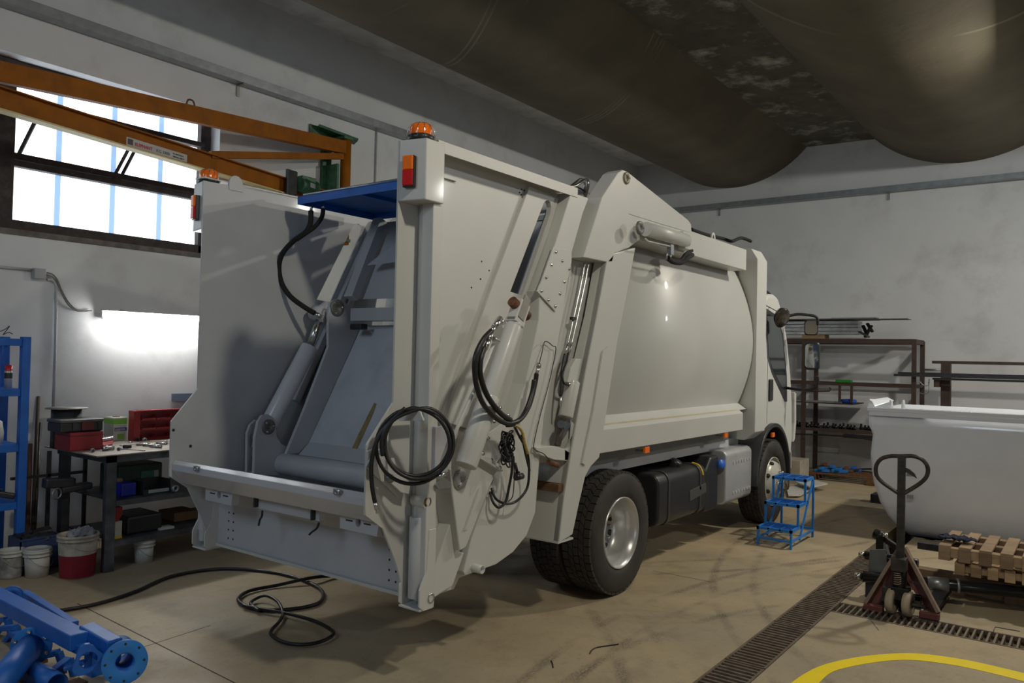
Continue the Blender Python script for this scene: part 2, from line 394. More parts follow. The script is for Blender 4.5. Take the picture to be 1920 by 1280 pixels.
# scratched concrete for the vaults
def scratch(m):
    lines = [(3.30, .50, 0), (3.38, .50, 0), (3.20, .52, 0), (3.05, .55, 0), (.02, .62, 0), (.10, .62, 0), (1.25, -.83, 0), (1.32, -.80, 0), (1.40, -.78, 0)]
    nt = m.node_tree; N2 = nt.nodes; b = N2['Principled BSDF']; src = b.inputs['Base Color'].links[0].from_socket
    g = N2.new('ShaderNodeNewGeometry'); mp = N2.new('ShaderNodeMapping'); mp.inputs['Rotation'].default_value = (0, 0, .35); mp.inputs['Scale'].default_value = (7, .55, .55)
    nt.links.new(g.outputs['Position'], mp.inputs[0]); n = N2.new('ShaderNodeTexNoise'); n.inputs['Scale'].default_value = 2.2; n.inputs['Detail'].default_value = 3; n.inputs['Distortion'].default_value = .4; nt.links.new(mp.outputs[0], n.inputs['Vector'])
    r = N2.new('ShaderNodeMapRange'); r.inputs[1].default_value = .70; r.inputs[2].default_value = .74; r.inputs[4].default_value = .35; nt.links.new(n.outputs['Fac'], r.inputs[0])
    mx = N2.new('ShaderNodeMix'); mx.data_type = 'RGBA'; nt.links.new(r.outputs[0], mx.inputs[0]); nt.links.new(src, mx.inputs[6]); mx.inputs[7].default_value = (.22, .20, .16, 1); out = mx.outputs[2]
    sp = N2.new('ShaderNodeSeparateXYZ'); nt.links.new(g.outputs['Position'], sp.inputs[0])
    def mt(op, a, c=None):
        q = N2.new('ShaderNodeMath'); q.operation = op
        for i, v in ((0, a), (1, c)):
            if v is None: continue
            if isinstance(v, (int, float)): q.inputs[i].default_value = v
            else: nt.links.new(v, q.inputs[i])
        return q.outputs[0]
    nz = N2.new('ShaderNodeTexNoise'); nz.inputs['Scale'].default_value = .8; nz.inputs['Detail'].default_value = 4; nt.links.new(g.outputs['Position'], nz.inputs['Vector'])
    gate = N2.new('ShaderNodeMapRange'); gate.inputs[1].default_value = .42; gate.inputs[2].default_value = .58; nt.links.new(nz.outputs['Fac'], gate.inputs[0])
    for a_, b_, _ in lines:
        dd = mt('ABSOLUTE', mt('SUBTRACT', sp.outputs[0], mt('ADD', mt('MULTIPLY', sp.outputs[1], b_), a_)))
        r2 = N2.new('ShaderNodeMapRange'); r2.inputs[1].default_value = .004; r2.inputs[2].default_value = .022; r2.inputs[3].default_value = .5; r2.inputs[4].default_value = 0; nt.links.new(dd, r2.inputs[0])
        side = mt('LESS_THAN' if b_ < 0 else 'GREATER_THAN', sp.outputs[1], -.6 if b_ < 0 else .2)
        mxx = N2.new('ShaderNodeMix'); mxx.data_type = 'RGBA'; nt.links.new(mt('MULTIPLY', mt('MULTIPLY', r2.outputs[0], gate.outputs[0]), side), mxx.inputs[0]); nt.links.new(out, mxx.inputs[6]); mxx.inputs[7].default_value = (.30, .28, .22, 1); out = mxx.outputs[2]
    nt.links.new(out, b.inputs['Base Color'])
scratch(CEIL)
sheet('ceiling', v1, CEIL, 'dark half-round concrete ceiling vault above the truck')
FLAKE = M('flaking_paint_concrete', (.085, .08, .06), .85, var=.25, scale=3, dirt=(.42, .42, .38), dscale=2.0, damt=.95, bump=.5, bscale=14)
sheet('ceiling', [(.19, 6.25), (-1.05, 6.22)], FLAKE, 'flaking flat ceiling strip between the two vaults')
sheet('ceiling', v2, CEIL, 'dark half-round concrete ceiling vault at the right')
sheet('ceiling', [(-4.05, 6.22), (-5.3, 6.22)], FLAKE, 'flat strip')
v3 = shell((-5.3, 6.22), (-8.3, 6.22), (-6.7, 5.60))
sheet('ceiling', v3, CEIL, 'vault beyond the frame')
for i, pr in enumerate(((-8.3, 6.3, -18, 6.3),)): sheet('ceiling', [(pr[0], pr[1]), (pr[2], pr[3])], CEIL, 'roof slab beyond the frame')
# window
win = thing('window_1', 'long high window with a dark frame and bright translucent panes', 'window', (0, 0, 0)); win['kind'] = 'structure'; del win['category']
DFR = M('dark_window_frame', (.035, .028, .028), .75, var=.35, scale=14, dirt=(.09, .08, .075), dscale=10, damt=.5)
yf = 4.10
f = MB()
zl, zm, zt_, zu = 3.24, 3.83, 4.425, 4.76
for a, c in (((wx0, wz0), (wx1, zl)), ((wx0, zu), (wx1, wz1))): f.box((a[0], yf-.05, a[1]), (c[0], yf+.05, c[1]))
f.box((-.82, yf-.05, wz0), (-.70, yf+.05, wz1))
for xx, ww in ((-2.93, .13), (-4.3, .1)): f.box((xx-ww, yf-.07, wz0), (xx+ww, yf+.05, wz1))
for z, h in ((zm-.035, .03), (zm+.035, .03), (zt_, .028)): f.box((wx0, yf-.06, z-h), (-.76, yf+.04, z+h))
build('window_frame', f, DFR, win, bevel=.006)
st = MB()
for (p, q) in (((31, 298), (69, 222)), ((210, 338), (245, 272)), ((222, 341), (256, 276))):
    a, c = V(*p, y=4.07), V(*q, y=3.98); st.bar(a, c, .035, .03)
build('casement_stay', st, DFR, win, label='slanted dark casement stays')
PANE = M('translucent_pane', (.9, .95, 1), .3, var=0, emit=2.7, emitcol=(.86, .94, 1.0))
PANE2 = M('pane_overlap', (.25, .42, .62), .4, var=0, emit=.85, emitcol=(.40, .64, 1.0))
panes = MB(); ov = MB()
pane_edges = [wx0, -4.35, -3.75, -3.03, -2.36, -1.80, -1.27, -.76]
for i in range(len(pane_edges)-1):
    panes.box((pane_edges[i]+.001, yf+.03, zl-.06), (pane_edges[i+1]-.001, yf+.045, wz1-.001))
    if i and pane_edges[i] > -3: ov.box((pane_edges[i]-.028, yf+.02, zl-.05), (pane_edges[i]+.028, yf+.029, wz1-.001))
build('pane', panes, PANE, win); build('pane_joint', ov, PANE2, win, label='pale blue vertical joints between panes')
build('window_sill', MB().box((wx0, WY-.012, 3.07), (-.684, yf-.03, 3.125)), M('rough_sill', (.13, .12, .11), .9, var=.3, scale=12, bump=.5), win)

# cable trays
def tray(name, a, c, nrm, label, brk):
    t = thing(name, label, 'cable tray', a); a, c = Vector(a), Vector(c); n = Vector(nrm); d = (c-a).normalized()
    b_ = MB(); b_.bar(a+n*.08, c+n*.08, .14, .004); 
    for o_ in (.012, .148): b_.bar(a+n*o_+Vector((0, 0, .05)), c+n*o_+Vector((0, 0, .05)), .004, .10)
    b_.bar(a+n*.142+Vector((0, 0, .10)), c+n*.142+Vector((0, 0, .10)), .018, .004)
    build('tray_channel', b_, GALV, t)
    for s_ in brk:
        p = a+d*s_; q = MB(); q.bar(p+n*.012+Vector((0, 0, -.012)), p+n*.14+Vector((0, 0, -.012)), .03, .012); q.bar(p+n*.016+Vector((0, 0, -.14)), p+n*.016, .035, .008, up=tuple(n))
        build('tray_bracket', q, M('pale_bracket', (.3, .3, .27), .5, .5), t)
tray('cable_tray', (-9, WY, 5.20), (WX-.18, WY, 5.20), (0, -1, 0), 'long galvanised cable tray running along the left wall above the jib crane', (8.53, 12.4))
tray('cable_tray', (WX, WY-.02, 5.19), (WX, -7, 5.19), (-1, 0, 0), 'galvanised cable tray across the far wall above the cab', (1.91, 5.17, 8.4))
# ------------------------------------------------------------------ the refuse truck
T = thing('garbage_truck', 'big white rear-loading refuse truck parked in the middle of the hall', 'truck', (0, 0, 0))
YP = 1.05
slot = [(951, 547), (1014, 381), (1018, 377), (1022, 376), (1026, 380), (1028, 389), (1026, 402), (974, 554)]
plate = xz([(-2.63, 3.30), (-2.63, 1.714), (-2.836, 1.475), (-2.836, 1.072), (-2.687, .968), (-2.57, .74), (-2.50, .55), (-2.50, .47), (-2.03, .47), (-1.98, .53), (-1.61, .545), (-1.42, .60), (-1.30, .67), (-1.21, .77), (-1.14, .90), (-1.08, 1.10), (-.95, 1.9), (-.74, 2.8), (-.68, 3.33)], -YP)
slw = yp(slot, -YP)
build('side_plate', MB().prism([plate, slw], (0, .014, 0)), WHITE, T, label='right white side plate of the tailgate')
mir = lambda l: [Vector((p.x, -p.y, p.z)) for p in l]
build('side_plate', MB().prism([mir(plate), mir(slw)], (0, -.014, 0)), GREYW, T, label='left side plate seen from inside the hopper')
# pillars and lamp boxes
def both(fn, **k):
    for s in (-1, 1): fn(s)
def pillar(s):
    m = MB(); sec = [(-2.49, 1.21), (-2.405, 1.21), (-2.405, YP), (-2.45, YP), (-2.492, 1.125)]
    m.prism([Vector((x, s*y, .60)) for x, y in sec], (0, 0, 2.4)); build('corner_pillar', m, WHITE, T, bevel=.004)
    m = MB(); m.prism([Vector((x, s*y, 2.93)) for x, y in ((-2.632, YP), (-2.59, 1.235), (-2.425, 1.235), (-2.425, YP))], (0, 0, .37)); lb_ = build('lamp_box', m, WHITE, T, bevel=.006)
    # combination lamp on the rear face of the box
    o = Vector((-2.632, s*YP, 0)); e = Vector((.042, s*.185, 0)).normalized(); n = Vector((-e.y, e.x, 0)) if s < 0 else Vector((e.y, -e.x, 0))
    if n.x > 0: n = -n
    c = o + e*.085
    m = MB(); m.obox(c+n*.016+Vector((0, 0, 3.10)), e*.038, n*.016, (0, 0, .095)); tl = build('tail_lamp', m, BPLAST, lb_, bevel=.004)
    m = MB(); m.obox(c+n*.034+Vector((0, 0, 3.15)), e*.034, n*.012, (0, 0, .043)); build('orange_lens', m, ORANGE, T if False else lb_, bevel=.006, label='orange upper lens')
    m = MB(); m.obox(c+n*.034+Vector((0, 0, 3.06)), e*.034, n*.012, (0, 0, .047)); build('red_lens', m, RED, lb_, bevel=.006, label='red lower lens')
    # beacon
    b_ = Vector((-2.53, s*1.13, 3.30))
    bc = build('beacon', MB().lathe(b_, (0, 0, 1), [(0, 0), (.078, 0), (.08, .035), (.068, .042), (0, .042)]), BPLAST, T, label='black base of the orange beacon')
    build('beacon_lens', MB().lathe(b_+Vector((0, 0, .042)), (0, 0, 1), [(.068, 0), (.068, .045), (.058, .062), (0, .066)]), ORANGE, bc, label='orange lens')
    m = MB()
    for k in range(6):
        a = k*PI/6
        pts = [b_+Vector((math.cos(a)*.088*math.cos(t), math.sin(a)*.088*math.cos(t), .02+.10*abs(math.sin(t))**.6)) for t in [i*PI/14 for i in range(15)]]
        m.tube(pts, .0018, 6)
    build('wire_guard', m, STEEL, bc)
both(pillar)
# top flange and ribs of the right side
build('top_flange', MB().box((-2.42, -YP-.12, 3.325), (-.80, -YP, 3.335)).box((-2.42, -YP-.125, 3.262), (-.80, -YP-.118, 3.335)), WHITE, T)
mb = MB().box((-2.62, YP, 3.325), (-.80, YP+.12, 3.335)); build('top_flange', mb, WHITE, T)
ribp = [(993, 349), (1048, 372), (1028, 440), (986, 553), (968, 600), (935, 690), (905, 760), (880, 805), (833, 790), (845, 757), (872, 682), (917, 553)]
build('slot_rib', MB().prism([yp(ribp, -YP-.03), [Vector((p.x, -YP-.03, p.z)) for p in slw]], (0, .031, 0)), WHITE, T, bevel=.004)
build('stiffener', MB().box(V(830, 332, y=-YP-.02), V(853, 338, y=-YP)), WHITE, T)
# hinge post with bolted plates
post = [(1071, 360), (1104, 371), (1093, 400), (1068, 488), (1060, 560), (1045, 650), (1020, 780), (1010, 880), (1004, 960), (988, 1003), (962, 1035), (930, 1058), (872, 1079), (869, 1072), (884, 1010), (925, 900), (948, 825), (985, 720), (1010, 600), (1012, 545), (1040, 460)]
pr = MB().prism([yp(post, -1.17)], (0, .125, 0)); build('hinge_post', pr, WHITE, T, bevel=.006)
bm_ = MB(); bolts = [(1042, 472), (1054, 489), (1034, 496), (1067, 504), (1024, 520), (1058, 528), (1015, 545), (1050, 550), (1028, 562), (1041, 574)]
bpl = [(1038, 462), (1072, 470), (1072, 488), (1070, 503), (1057, 548), (1042, 584), (1007, 546), (1016, 525)]
bp_ = build('bolted_plate', MB().prism([yp(bpl, -1.185)], (0, .012, 0)), WHITE, T, bevel=.002)
for p in bolts:
    c = V(*p, y=-1.185); bm_.lathe(c, (0, -1, 0), [(.013, 0), (.013, .003), (.009, .003), (.009, .011), (0, .011)], 6)
build('hex_bolts', bm_, STEEL, bp_)
gus = [(905, 845), (925, 806), (965, 800), (975, 830), (962, 850), (955, 862), (935, 862), (890, 855)]
gs = build('gusset_plate', MB().prism([yp([(897, 852), (912, 815), (940, 795), (968, 800), (962, 830), (930, 868), (922, 876)], -1.185)], (0, .012, 0)), WHITE, T, bevel=.002)
m = MB()
for p in ((937, 764), (952, 778), (926, 790), (915, 821), (905, 850), (921, 862), (937, 876)):
    m.lathe(V(*p, y=-1.187), (0, -1, 0), [(.014, 0), (.014, .003), (.010, .003), (.010, .012), (0, .012)], 6)
build('hex_bolts', m, STEEL, gs)
m = MB(); a, c = V(893, 855, y=-1.22), V(937, 882, y=-1.22); m.bar(a, c, .05, .012); build('angle_bracket', m, WHITE, T)
# lower cylinder bracket with pin cap
brk_ = [(845, 880), (848, 925), (862, 1033), (874, 1026), (898, 965), (922, 905), (940, 872), (915, 855), (880, 850), (858, 868)]
lb2 = build('cylinder_bracket', MB().prism([yp(brk_, -1.20)], (0, .16, 0)), WHITE, T, bevel=.008)
build('bracket_rib', MB().prism([yp([(899, 917), (903, 912), (903, 925), (877, 990), (872, 994)], -1.212)], (0, .014, 0)), WHITE, lb2)
low = [(812, 1118), (800, 1085), (822, 1000), (845, 968), (855, 1000), (862, 1036), (872, 1036), (848, 1100), (838, 1107)]
build('lower_side_box', MB().prism([yp([(809, 1124), (809, 1080), (849, 968), (862, 1034), (871, 1036), (849, 1099), (838, 1105)], -1.15)], (0, .10, 0)), WHITE, T, bevel=.008)
def pincap(c, r, nrm, parent, mat=DISC):
    n = Vector(nrm).normalized(); m = MB().lathe(c, n, [(r, -.01), (r, .008), (r*.93, .012), (r*.3, .012), (r*.28, .004), (0, .004)], 28)
    cap = build('pin_cap', m, mat, parent, label='round grey pin cap'); u = n.orthogonal().normalized(); v = n.cross(u); m = MB()
    for k in range(3):
        a = k*2*PI/3+.4; m.lathe(Vector(c)+(u*math.cos(a)+v*math.sin(a))*r*.68, n, [(r*.13, .01), (r*.13, .020), (0, .020)], 6)
    build('cap_screws', m, STEEL, cap); return cap
pincap(V(862, 898, y=-1.20), .066, (0, -1, 0), lb2, M('light_pin_cap', (.34, .34, .33), .45, .2, var=.1))
# drain stub
m = MB(); c = V(888, 1064, y=-1.17); m.lathe(c+Vector((0, 0, 0)), (0, -1, 0), [(.028, 0), (.028, .075), (.022, .075), (.022, .0), (0, 0)], 20)
build('drain_stub', m, WHITE, T)
# main packing cylinder on the right side
ax = -1.275
lo, hi = V(866, 893, y=ax), V(963, 612, y=ax); dr = (hi-lo).normalized()
pc = build('packer_cylinder', MB().cyl(lo+dr*.07, lo+dr*.55, .072, 32).cyl(lo+dr*.5, hi, .060, 32).cyl(hi, hi+dr*.03, .050, 32), WHITE, T)
md = pc.modifiers.new('b', 'BEVEL'); md.width = .006; md.segments = 3; md.limit_method = 'ANGLE'
m = MB(); e1 = hi+dr*.03; sd = Vector((0, 1, 0)); fw = dr.cross(sd).normalized()
for s in (-1, 1): m.obox(e1+dr*.075+sd*.0+fw*.045*s, dr*.085, sd*.04, fw*.010)
m.obox(e1+dr*.005, dr*.018, sd*.045, fw*.055); build('clevis', m, WHITE, pc, bevel=.006)
m = MB().cyl(e1+dr*.11-fw*.10, e1+dr*.11+fw*.10, .036, 24); build('clevis_pin', m, RUST, pc, label='rusty clevis pin')
m = MB().bar(e1+dr*.03+Vector((0, -.035, 0)), e1+dr*.20+Vector((0, -.035, 0)), .075, .012, up=(0, 1, 0)); build('clevis_plate', m, M('bare_steel_plate', (.30, .28, .25), .45, .5, var=.2), pc, bevel=.003)
off = -fw if fw.x > 0 else fw
m = MB(); m.tube([V(925, 645, y=-1.33), V(900, 708, y=-1.33), V(858, 800, y=-1.32), V(842, 842, y=-1.31)], .012, 10); build('oil_pipe', m, WHITE, pc)
m = MB()
f1, f2 = V(937, 605, y=-1.36), V(921, 640, y=-1.37)
for p, q_, r_ in ((V(944, 604, y=-1.33), V(935, 602, y=-1.36), .02), (V(938, 597, y=-1.36), V(926, 614, y=-1.38), .021), (V(928, 611, y=-1.38), V(919, 623, y=-1.39), .017), (V(934, 639, y=-1.34), V(922, 634, y=-1.37), .018), (V(922, 624, y=-1.38), V(914, 638, y=-1.39), .021), (V(916, 636, y=-1.385), V(909, 654, y=-1.39), .019)): m.cyl(p, q_, r_, 8)
build('hose_fittings', m, STEEL, pc, label='bright steel hose fittings')
def hose(name, pts, r, mat, parent, n=12, label=None, k=8): return build(name, MB().tube(cat(pts, k), r, n), mat, parent, label=label)
def hp(l): return [V(a, b, y=c) for a, b, c in l]
hose('hydraulic_hose', hp([(921, 620, -1.39), (905, 638, -1.40), (891, 672, -1.40), (892, 715, -1.39), (905, 755, -1.38), (930, 783, -1.36), (952, 793, -1.34), (975, 786, -1.33), (992, 760, -1.32), (1003, 720, -1.31), (1006, 700, -1.31)]), .017, BLACK, pc)
hose('hydraulic_hose', hp([(908, 652, -1.39), (901, 675, -1.40), (901, 705, -1.40), (914, 742, -1.38), (938, 774, -1.36), (957, 787, -1.34)]), .018, BLACK, pc)
hose('hydraulic_hose', hp([(950, 797, -1.33), (966, 794, -1.33), (983, 774, -1.32), (996, 740, -1.31), (1001, 712, -1.31)]), .014, BLACK, pc)
build('hose_end', MB().cyl(V(1006, 702, y=-1.31), V(1009, 687, y=-1.31), .013, 8).cyl(V(1009, 689, y=-1.31), V(1011, 681, y=-1.31), .017, 6), STEEL, pc)
hose('control_wire', hp([(1011, 681, -1.31), (1016, 662, -1.25), (1022, 640, -1.20), (1036, 648, -1.20), (1042, 656, -1.20), (1030, 715, -1.2), (1013, 778, -1.2), (1001, 832, -1.2), (1004, 843, -1.2), (1020, 851, -1.22), (1030, 863, -1.24)]), .0035, BLACK, T, n=6)
# cable bundle
def loops(name, centre, n, rx, rz, r, mat, parent, jit, y, seed):
    rnd = random.Random(seed); m = MB()
    for k in range(n):
        cx, cz = centre[0]+rnd.uniform(-jit, jit), centre[1]+rnd.uniform(-jit, jit)*1.6; a = rnd.uniform(-.35, .35); rrx, rrz = rx*rnd.uniform(.5, 1.1), rz*rnd.uniform(.6, 1.15)
        pts = []
        for i in range(10):
            t = 2*PI*i/10; dx, dz = rrx*math.cos(t), rrz*math.sin(t)
            pts.append(Vector((cx+dx*math.cos(a)-dz*math.sin(a), y+rnd.uniform(-.03, .03), cz+dx*math.sin(a)+dz*math.cos(a))))
        m.tube(cat(pts, 4, True), r, 6, closed=True)
    return build(name, m, mat, parent)
cb = V(951, 838, y=-1.30)
loops('cable_bundle', (cb.x, cb.z), 11, .05, .10, .0055, BLACK, T, .02, -1.30, 3)
hose('loose_cable', hp([(965, 800, -1.30), (975, 820, -1.3), (988, 845, -1.29), (992, 880, -1.28), (988, 915, -1.27), (970, 938, -1.26), (950, 944, -1.25), (930, 935, -1.24), (922, 915, -1.20)]), .009, BLACK, T, n=8)
hose('loose_cable', hp([(961, 850, -1.30), (960, 880, -1.29), (955, 910, -1.28), (948, 940, -1.27), (935, 951, -1.26), (924, 940, -1.24), (919, 922, -1.20)]), .009, BLACK, T, n=8)
hose('loose_cable', hp([(978, 815, -1.30), (985, 850, -1.29), (993, 882, -1.28)]), .008, BLACK, T, n=8)
hose('thin_cable', hp([(964, 855, -1.30), (964, 900, -1.29), (961, 930, -1.28), (953, 940, -1.27)]), .0035, BLACK, T, n=6)
m = MB(); m.cyl(V(966, 868, y=-1.31), V(970, 887, y=-1.31), .010, 8).cyl(V(970, 886, y=-1.31), V(973, 896, y=-1.31), .020, 12).cyl(V(967, 895, y=-1.32), V(979, 892, y=-1.32), .022, 12); build('cable_plug', m, BPLAST, T)
m = MB().tube(cat(hp([(962, 796, -1.33), (972, 800, -1.34), (980, 812, -1.33), (984, 830, -1.33), (990, 850, -1.32)])), [.014, .02, .02, .02, .015]+[.017]*20, 8) if False else MB().tube(cat(hp([(962, 796, -1.33), (972, 800, -1.34), (980, 812, -1.33), (984, 830, -1.33), (990, 850, -1.32)])), .010, 8)
build('yellow_wrapping', m, M('cloudy_yellow_film', (.50, .38, .10), .4, var=.3, scale=60), T, label='yellow plastic wrapped round the cable bundle')

# ---- lifting arm, body rear frame, mudguard
arm = [(1129, 369), (1150, 337), (1159, 323), (1168, 318), (1177, 322), (1290, 412), (1296, 420), (1297, 437), (1239, 420), (1181, 402), (1200, 416), (1206, 432), (1200, 449), (1180, 464), (1152, 475), (1148, 491), (1138, 491), (1094, 482)]
armo = build('lift_arm_plate', MB().prism([yp(arm, -1.22)], (0, .15, 0)), WHITE, T, bevel=.006)
build('lift_arm_plate', MB().prism([mir(yp(arm, -1.22))], (0, -.15, 0)), WHITE, T, bevel=.006, label='left lifting arm')
pincap(V(1174, 334, y=-1.22), .052, (0, -1, 0), armo, M('yellowish_pin_cap', (.22, .20, .13), .5, .4, var=.3, scale=20))
m = MB().prism([yp([(1118, 372), (1138, 345), (1152, 325), (1166, 318), (1174, 322), (1150, 360), (1130, 374)], -1.06)], (0, .06, 0)); build('inner_arm_plate', m, WHITE, T, bevel=.004)
m = MB().cyl((-.35, -1.0, 3.33), (-.35, 1.0, 3.33), .06, 24); build('hinge_tube', m, WHITE, T)
col = [(1138, 490), (1152, 474), (1192, 464), (1176, 550), (1158, 640), (1138, 770), (1124, 858), (1108, 875), (1098, 893), (1086, 945), (1074, 1002), (1048, 1018), (1058, 930), (1070, 855), (1098, 700), (1120, 590)]
build('body_rear_frame', MB().prism([yp(col, -1.22)], (0, .06, 0)), WHITE, T, bevel=.01, seg=3)
colw = yp([(1138, 490), (1120, 590), (1098, 700), (1070, 855), (1058, 930), (1048, 1018)], -1.22)
m = MB()   # rear face of the column, returning inwards
A = [m.bm.verts.new(p) for p in colw]; B = [m.bm.verts.new(p+Vector((0, d_, 0))) for p, d_ in zip(colw, (.12, .12, .14, .30, .34, .36))]
A2 = [m.bm.verts.new(p+Vector((.02, 0, 0))) for p in colw]; B2 = [m.bm.verts.new(p.co+Vector((.02, 0, 0))) for p in B]
for i in range(5): m.face([A[i], A[i+1], B[i+1], B[i]]); m.face([A2[i], B2[i], B2[i+1], A2[i+1]]); m.face([B[i], B[i+1], B2[i+1], B2[i]])
m.face([A[5], A2[5], B2[5], B[5]]); build('frame_rear_web', m, WHITE, T)
bz = colw[5]
build('mudguard_bottom', MB().box((bz.x-.01, -1.22, bz.z-.004), (bz.x+.20, -.86, bz.z+.01)), WHITE, T)
build('recess_back', MB().prism([yp([(1068, 484), (1140, 490), (1100, 700), (1072, 860), (1000, 870), (1030, 720), (1052, 560)], -1.06)], (0, .02, 0)), WHITE, T)
for s in (-1, 1):
    build('body_rear_post', MB().prism([Vector((x, s*.98, z)) for x, z in ((-.62, 3.30), (-.30, 3.30), (-.55, 1.15), (-.95, 1.15))], (0, -s*.2, 0)), WHITE, T)
m = MB(); 
for d_ in (0, 7): m.tube(cat(hp([(1096+d_, 493, -1.13), (1090+d_, 530, -1.13), (1077+d_, 590, -1.13), (1064+d_, 648, -1.13)])), .009, 8)
pp = build('hydraulic_pipes', m, STEEL, T)
build('pipe_clamp', MB().obox(V(1075, 597, y=-1.135), (.03, 0, 0), (0, .014, 0), (0, 0, .012)), DSTEEL, pp)
m = MB()
for d_ in (0, 7): m.cyl(V(1064+d_, 646, y=-1.13), V(1059+d_, 664, y=-1.13), .013, 6)
build('pipe_nuts', m, STEEL, pp)
hose('hydraulic_hose', hp([(1066, 662, -1.13), (1062, 680, -1.15), (1055, 700, -1.17), (1056, 716, -1.18), (1066, 722, -1.18)]), .010, BLACK, T)
hose('hydraulic_hose', hp([(1059, 664, -1.13), (1054, 690, -1.15), (1053, 715, -1.17), (1051, 742, -1.18)]), .010, BLACK, T)
lo, hi = V(1060, 782, y=-1.16), V(1074, 715, y=-1.16)
lc = build('lock_cylinder', MB().cyl(lo, hi, .058, 28), WHITE, T, label='short white locking cylinder in the recess'); md = lc.modifiers.new('b', 'BEVEL'); md.width = .006; md.segments = 3
build('cylinder_ear', MB().prism([yp([(1064, 716), (1070, 690), (1080, 672), (1093, 673), (1088, 700), (1084, 712), (1080, 724)], -1.18)], (0, .05, 0)), WHITE, lc, bevel=.003)
build('cylinder_rod', MB().cyl(V(1045, 835, y=-1.15), V(1056, 785, y=-1.15), .026, 20), M('dull_rod', (.16, .14, .12), .4, .7, var=.3, scale=20), lc)
m = MB(); m.cyl(V(1062, 797, y=-1.19), V(1062, 797, y=-1.13), .03, 16).cyl(V(1052, 795, y=-1.2), V(1052, 795, y=-1.16), .03, 16); build('rod_clevis', m, STEEL, lc)
m = MB(); m.cyl(V(1051, 743, y=-1.18), V(1051, 762, y=-1.185), .009, 8).cyl(V(1066, 722, y=-1.18), V(1070, 716, y=-1.17), .011, 8); build('fittings', m, STEEL, lc)
build('lock_bracket', MB().prism([yp([(1004, 838), (1040, 836), (1060, 842), (1072, 850), (1068, 864), (1040, 862), (1006, 850)], -1.20)], (0, .14, 0)).prism([yp([(1060, 842), (1078, 835), (1082, 800), (1073, 790), (1066, 862), (1060, 862)], -1.20)], (0, .015, 0)), WHITE, lc, bevel=.005)
build('lock_pin', MB().cyl(V(1028, 866, y=-1.2), V(1046, 872, y=-1.2), .02, 10), RUST, lc, label='rusty lock pin')
build('hinge_strip', MB().prism([yp([(1131, 658), (1139, 650), (1116, 790), (1098, 872), (1092, 868), (1112, 775)], -1.235)], (0, .014, 0)), WHITE, T)

# ---- body side: bulged panel, rails, front frame
xa, xb, z0, z1 = -.60, 3.105, 1.40, 3.07
for s in (-1, 1):
    m = MB(); n = 16; ro = []
    for i in range(n+1):
        t = i/n; z = z0+(z1-z0)*t; y = .985+.205*math.sin(PI*t)**.9
        ro.append([m.bm.verts.new((xx if xx > xa else xa+.28*(z-z0)/(z1-z0), s*y, z)) for xx in (xa, xb)])
    for i in range(n): m.face([ro[i][0], ro[i][1], ro[i+1][1], ro[i+1][0]], True)
    o = build('body_side_panel', m, WHITE, T, label='smooth bulged body side'); sd_ = o.modifiers.new('s', 'SOLIDIFY'); sd_.thickness = .01
    build('lower_body_rail', MB().prism([Vector((-.52, s*y, z)) for y, z in ((.96, 1.235), (1.19, 1.235), (1.19, 1.425), (1.15, 1.455), (.96, 1.455))], (3.32 if s < 0 else 3.32, 0, 0)), WHITE, T, bevel=.004)
    build('rail_ledge', MB().box((-.50, s*1.128, 1.4551), (2.80, s*1.150, 1.466)), M('cream_sealant', (.62, .54, .38), .5, var=.08), T, label='cream sealant ledge')
    build('rail_top_slope', MB().prism([Vector((-.50, s*y, z)) for y, z in ((1.128, 1.4551), (1.128, 1.460), (1.03, 1.53), (.99, 1.53), (.99, 1.4551))], (3.60, 0, 0)), WHITE, T)
    build('upper_body_rail', MB().box((-.05, s*.98, 3.05), (2.76, s*1.215, 3.285)), WHITE, T, bevel=.004)
    build('body_sill', MB().box((-.5, s*.90, 1.10), (2.9, s*.985, 1.235)), M('grey_sill_steel', (.20, .20, .19), .4, .4, var=.1), T, label='grey metal strip under the body rail')
    # front frame
    fr = [(-0.0, 0)]
    yo_, yi_ = 1.225, .80
    sec = [(yi_, 3.33), (1.08, 3.36), (1.15, 3.345), (yo_, 3.22), (yo_, 1.19), (1.10, 1.09), (yi_, 1.09)]
    build('body_front_frame', MB().prism([Vector((3.10, s*y, z)) for y, z in sec], (.335, 0, 0)), WHITE, T, bevel=.008)
build('body_roof', MB().box((-.3, -1.0, 3.22), (3.1, 1.0, 3.262)), WHITE, T)
build('body_front_wall', MB().box((3.12, -.82, 1.1), (3.40, .82, 3.30)), WHITE, T)
build('ejector_plate', MB().box((-.35, -.95, 1.0), (-.30, .95, 3.2)), GREYW, T)
build('body_floor', MB().box((-.9, -.95, 1.0), (3.3, .95, 1.10)), GREYW, T)
m = MB(); c = V(1338, 446, y=-1.16); m.prism([[c+Vector((.05*math.cos(a)-0, 0, .05*math.sin(a)+.01)) for a in [i*PI/8 for i in range(9)]]+[c+Vector((-.05, 0, -.06)), c+Vector((.05, 0, -.06))], [c+Vector((.025*math.cos(a), 0, .025*math.sin(a)+.005)) for a in [i*PI/6 for i in range(12)]]], (0, .012, 0)); build('lifting_eye', m, WHITE, T)
hose('roof_hose', hp([(1296, 430, -.9), (1325, 440, -.9), (1355, 447, -.9), (1372, 452, -1.0), (1390, 446, -1.0), (1408, 452, -1.05)]), .02, SLEEVE, T)
m = MB(); 
for q_ in (-.6, -.52, -.44): m.tube([(-1.6, q_-.3, 3.36), (-.75, q_-.3, 3.38), (-.5, q_, 3.5)], .012, 8)
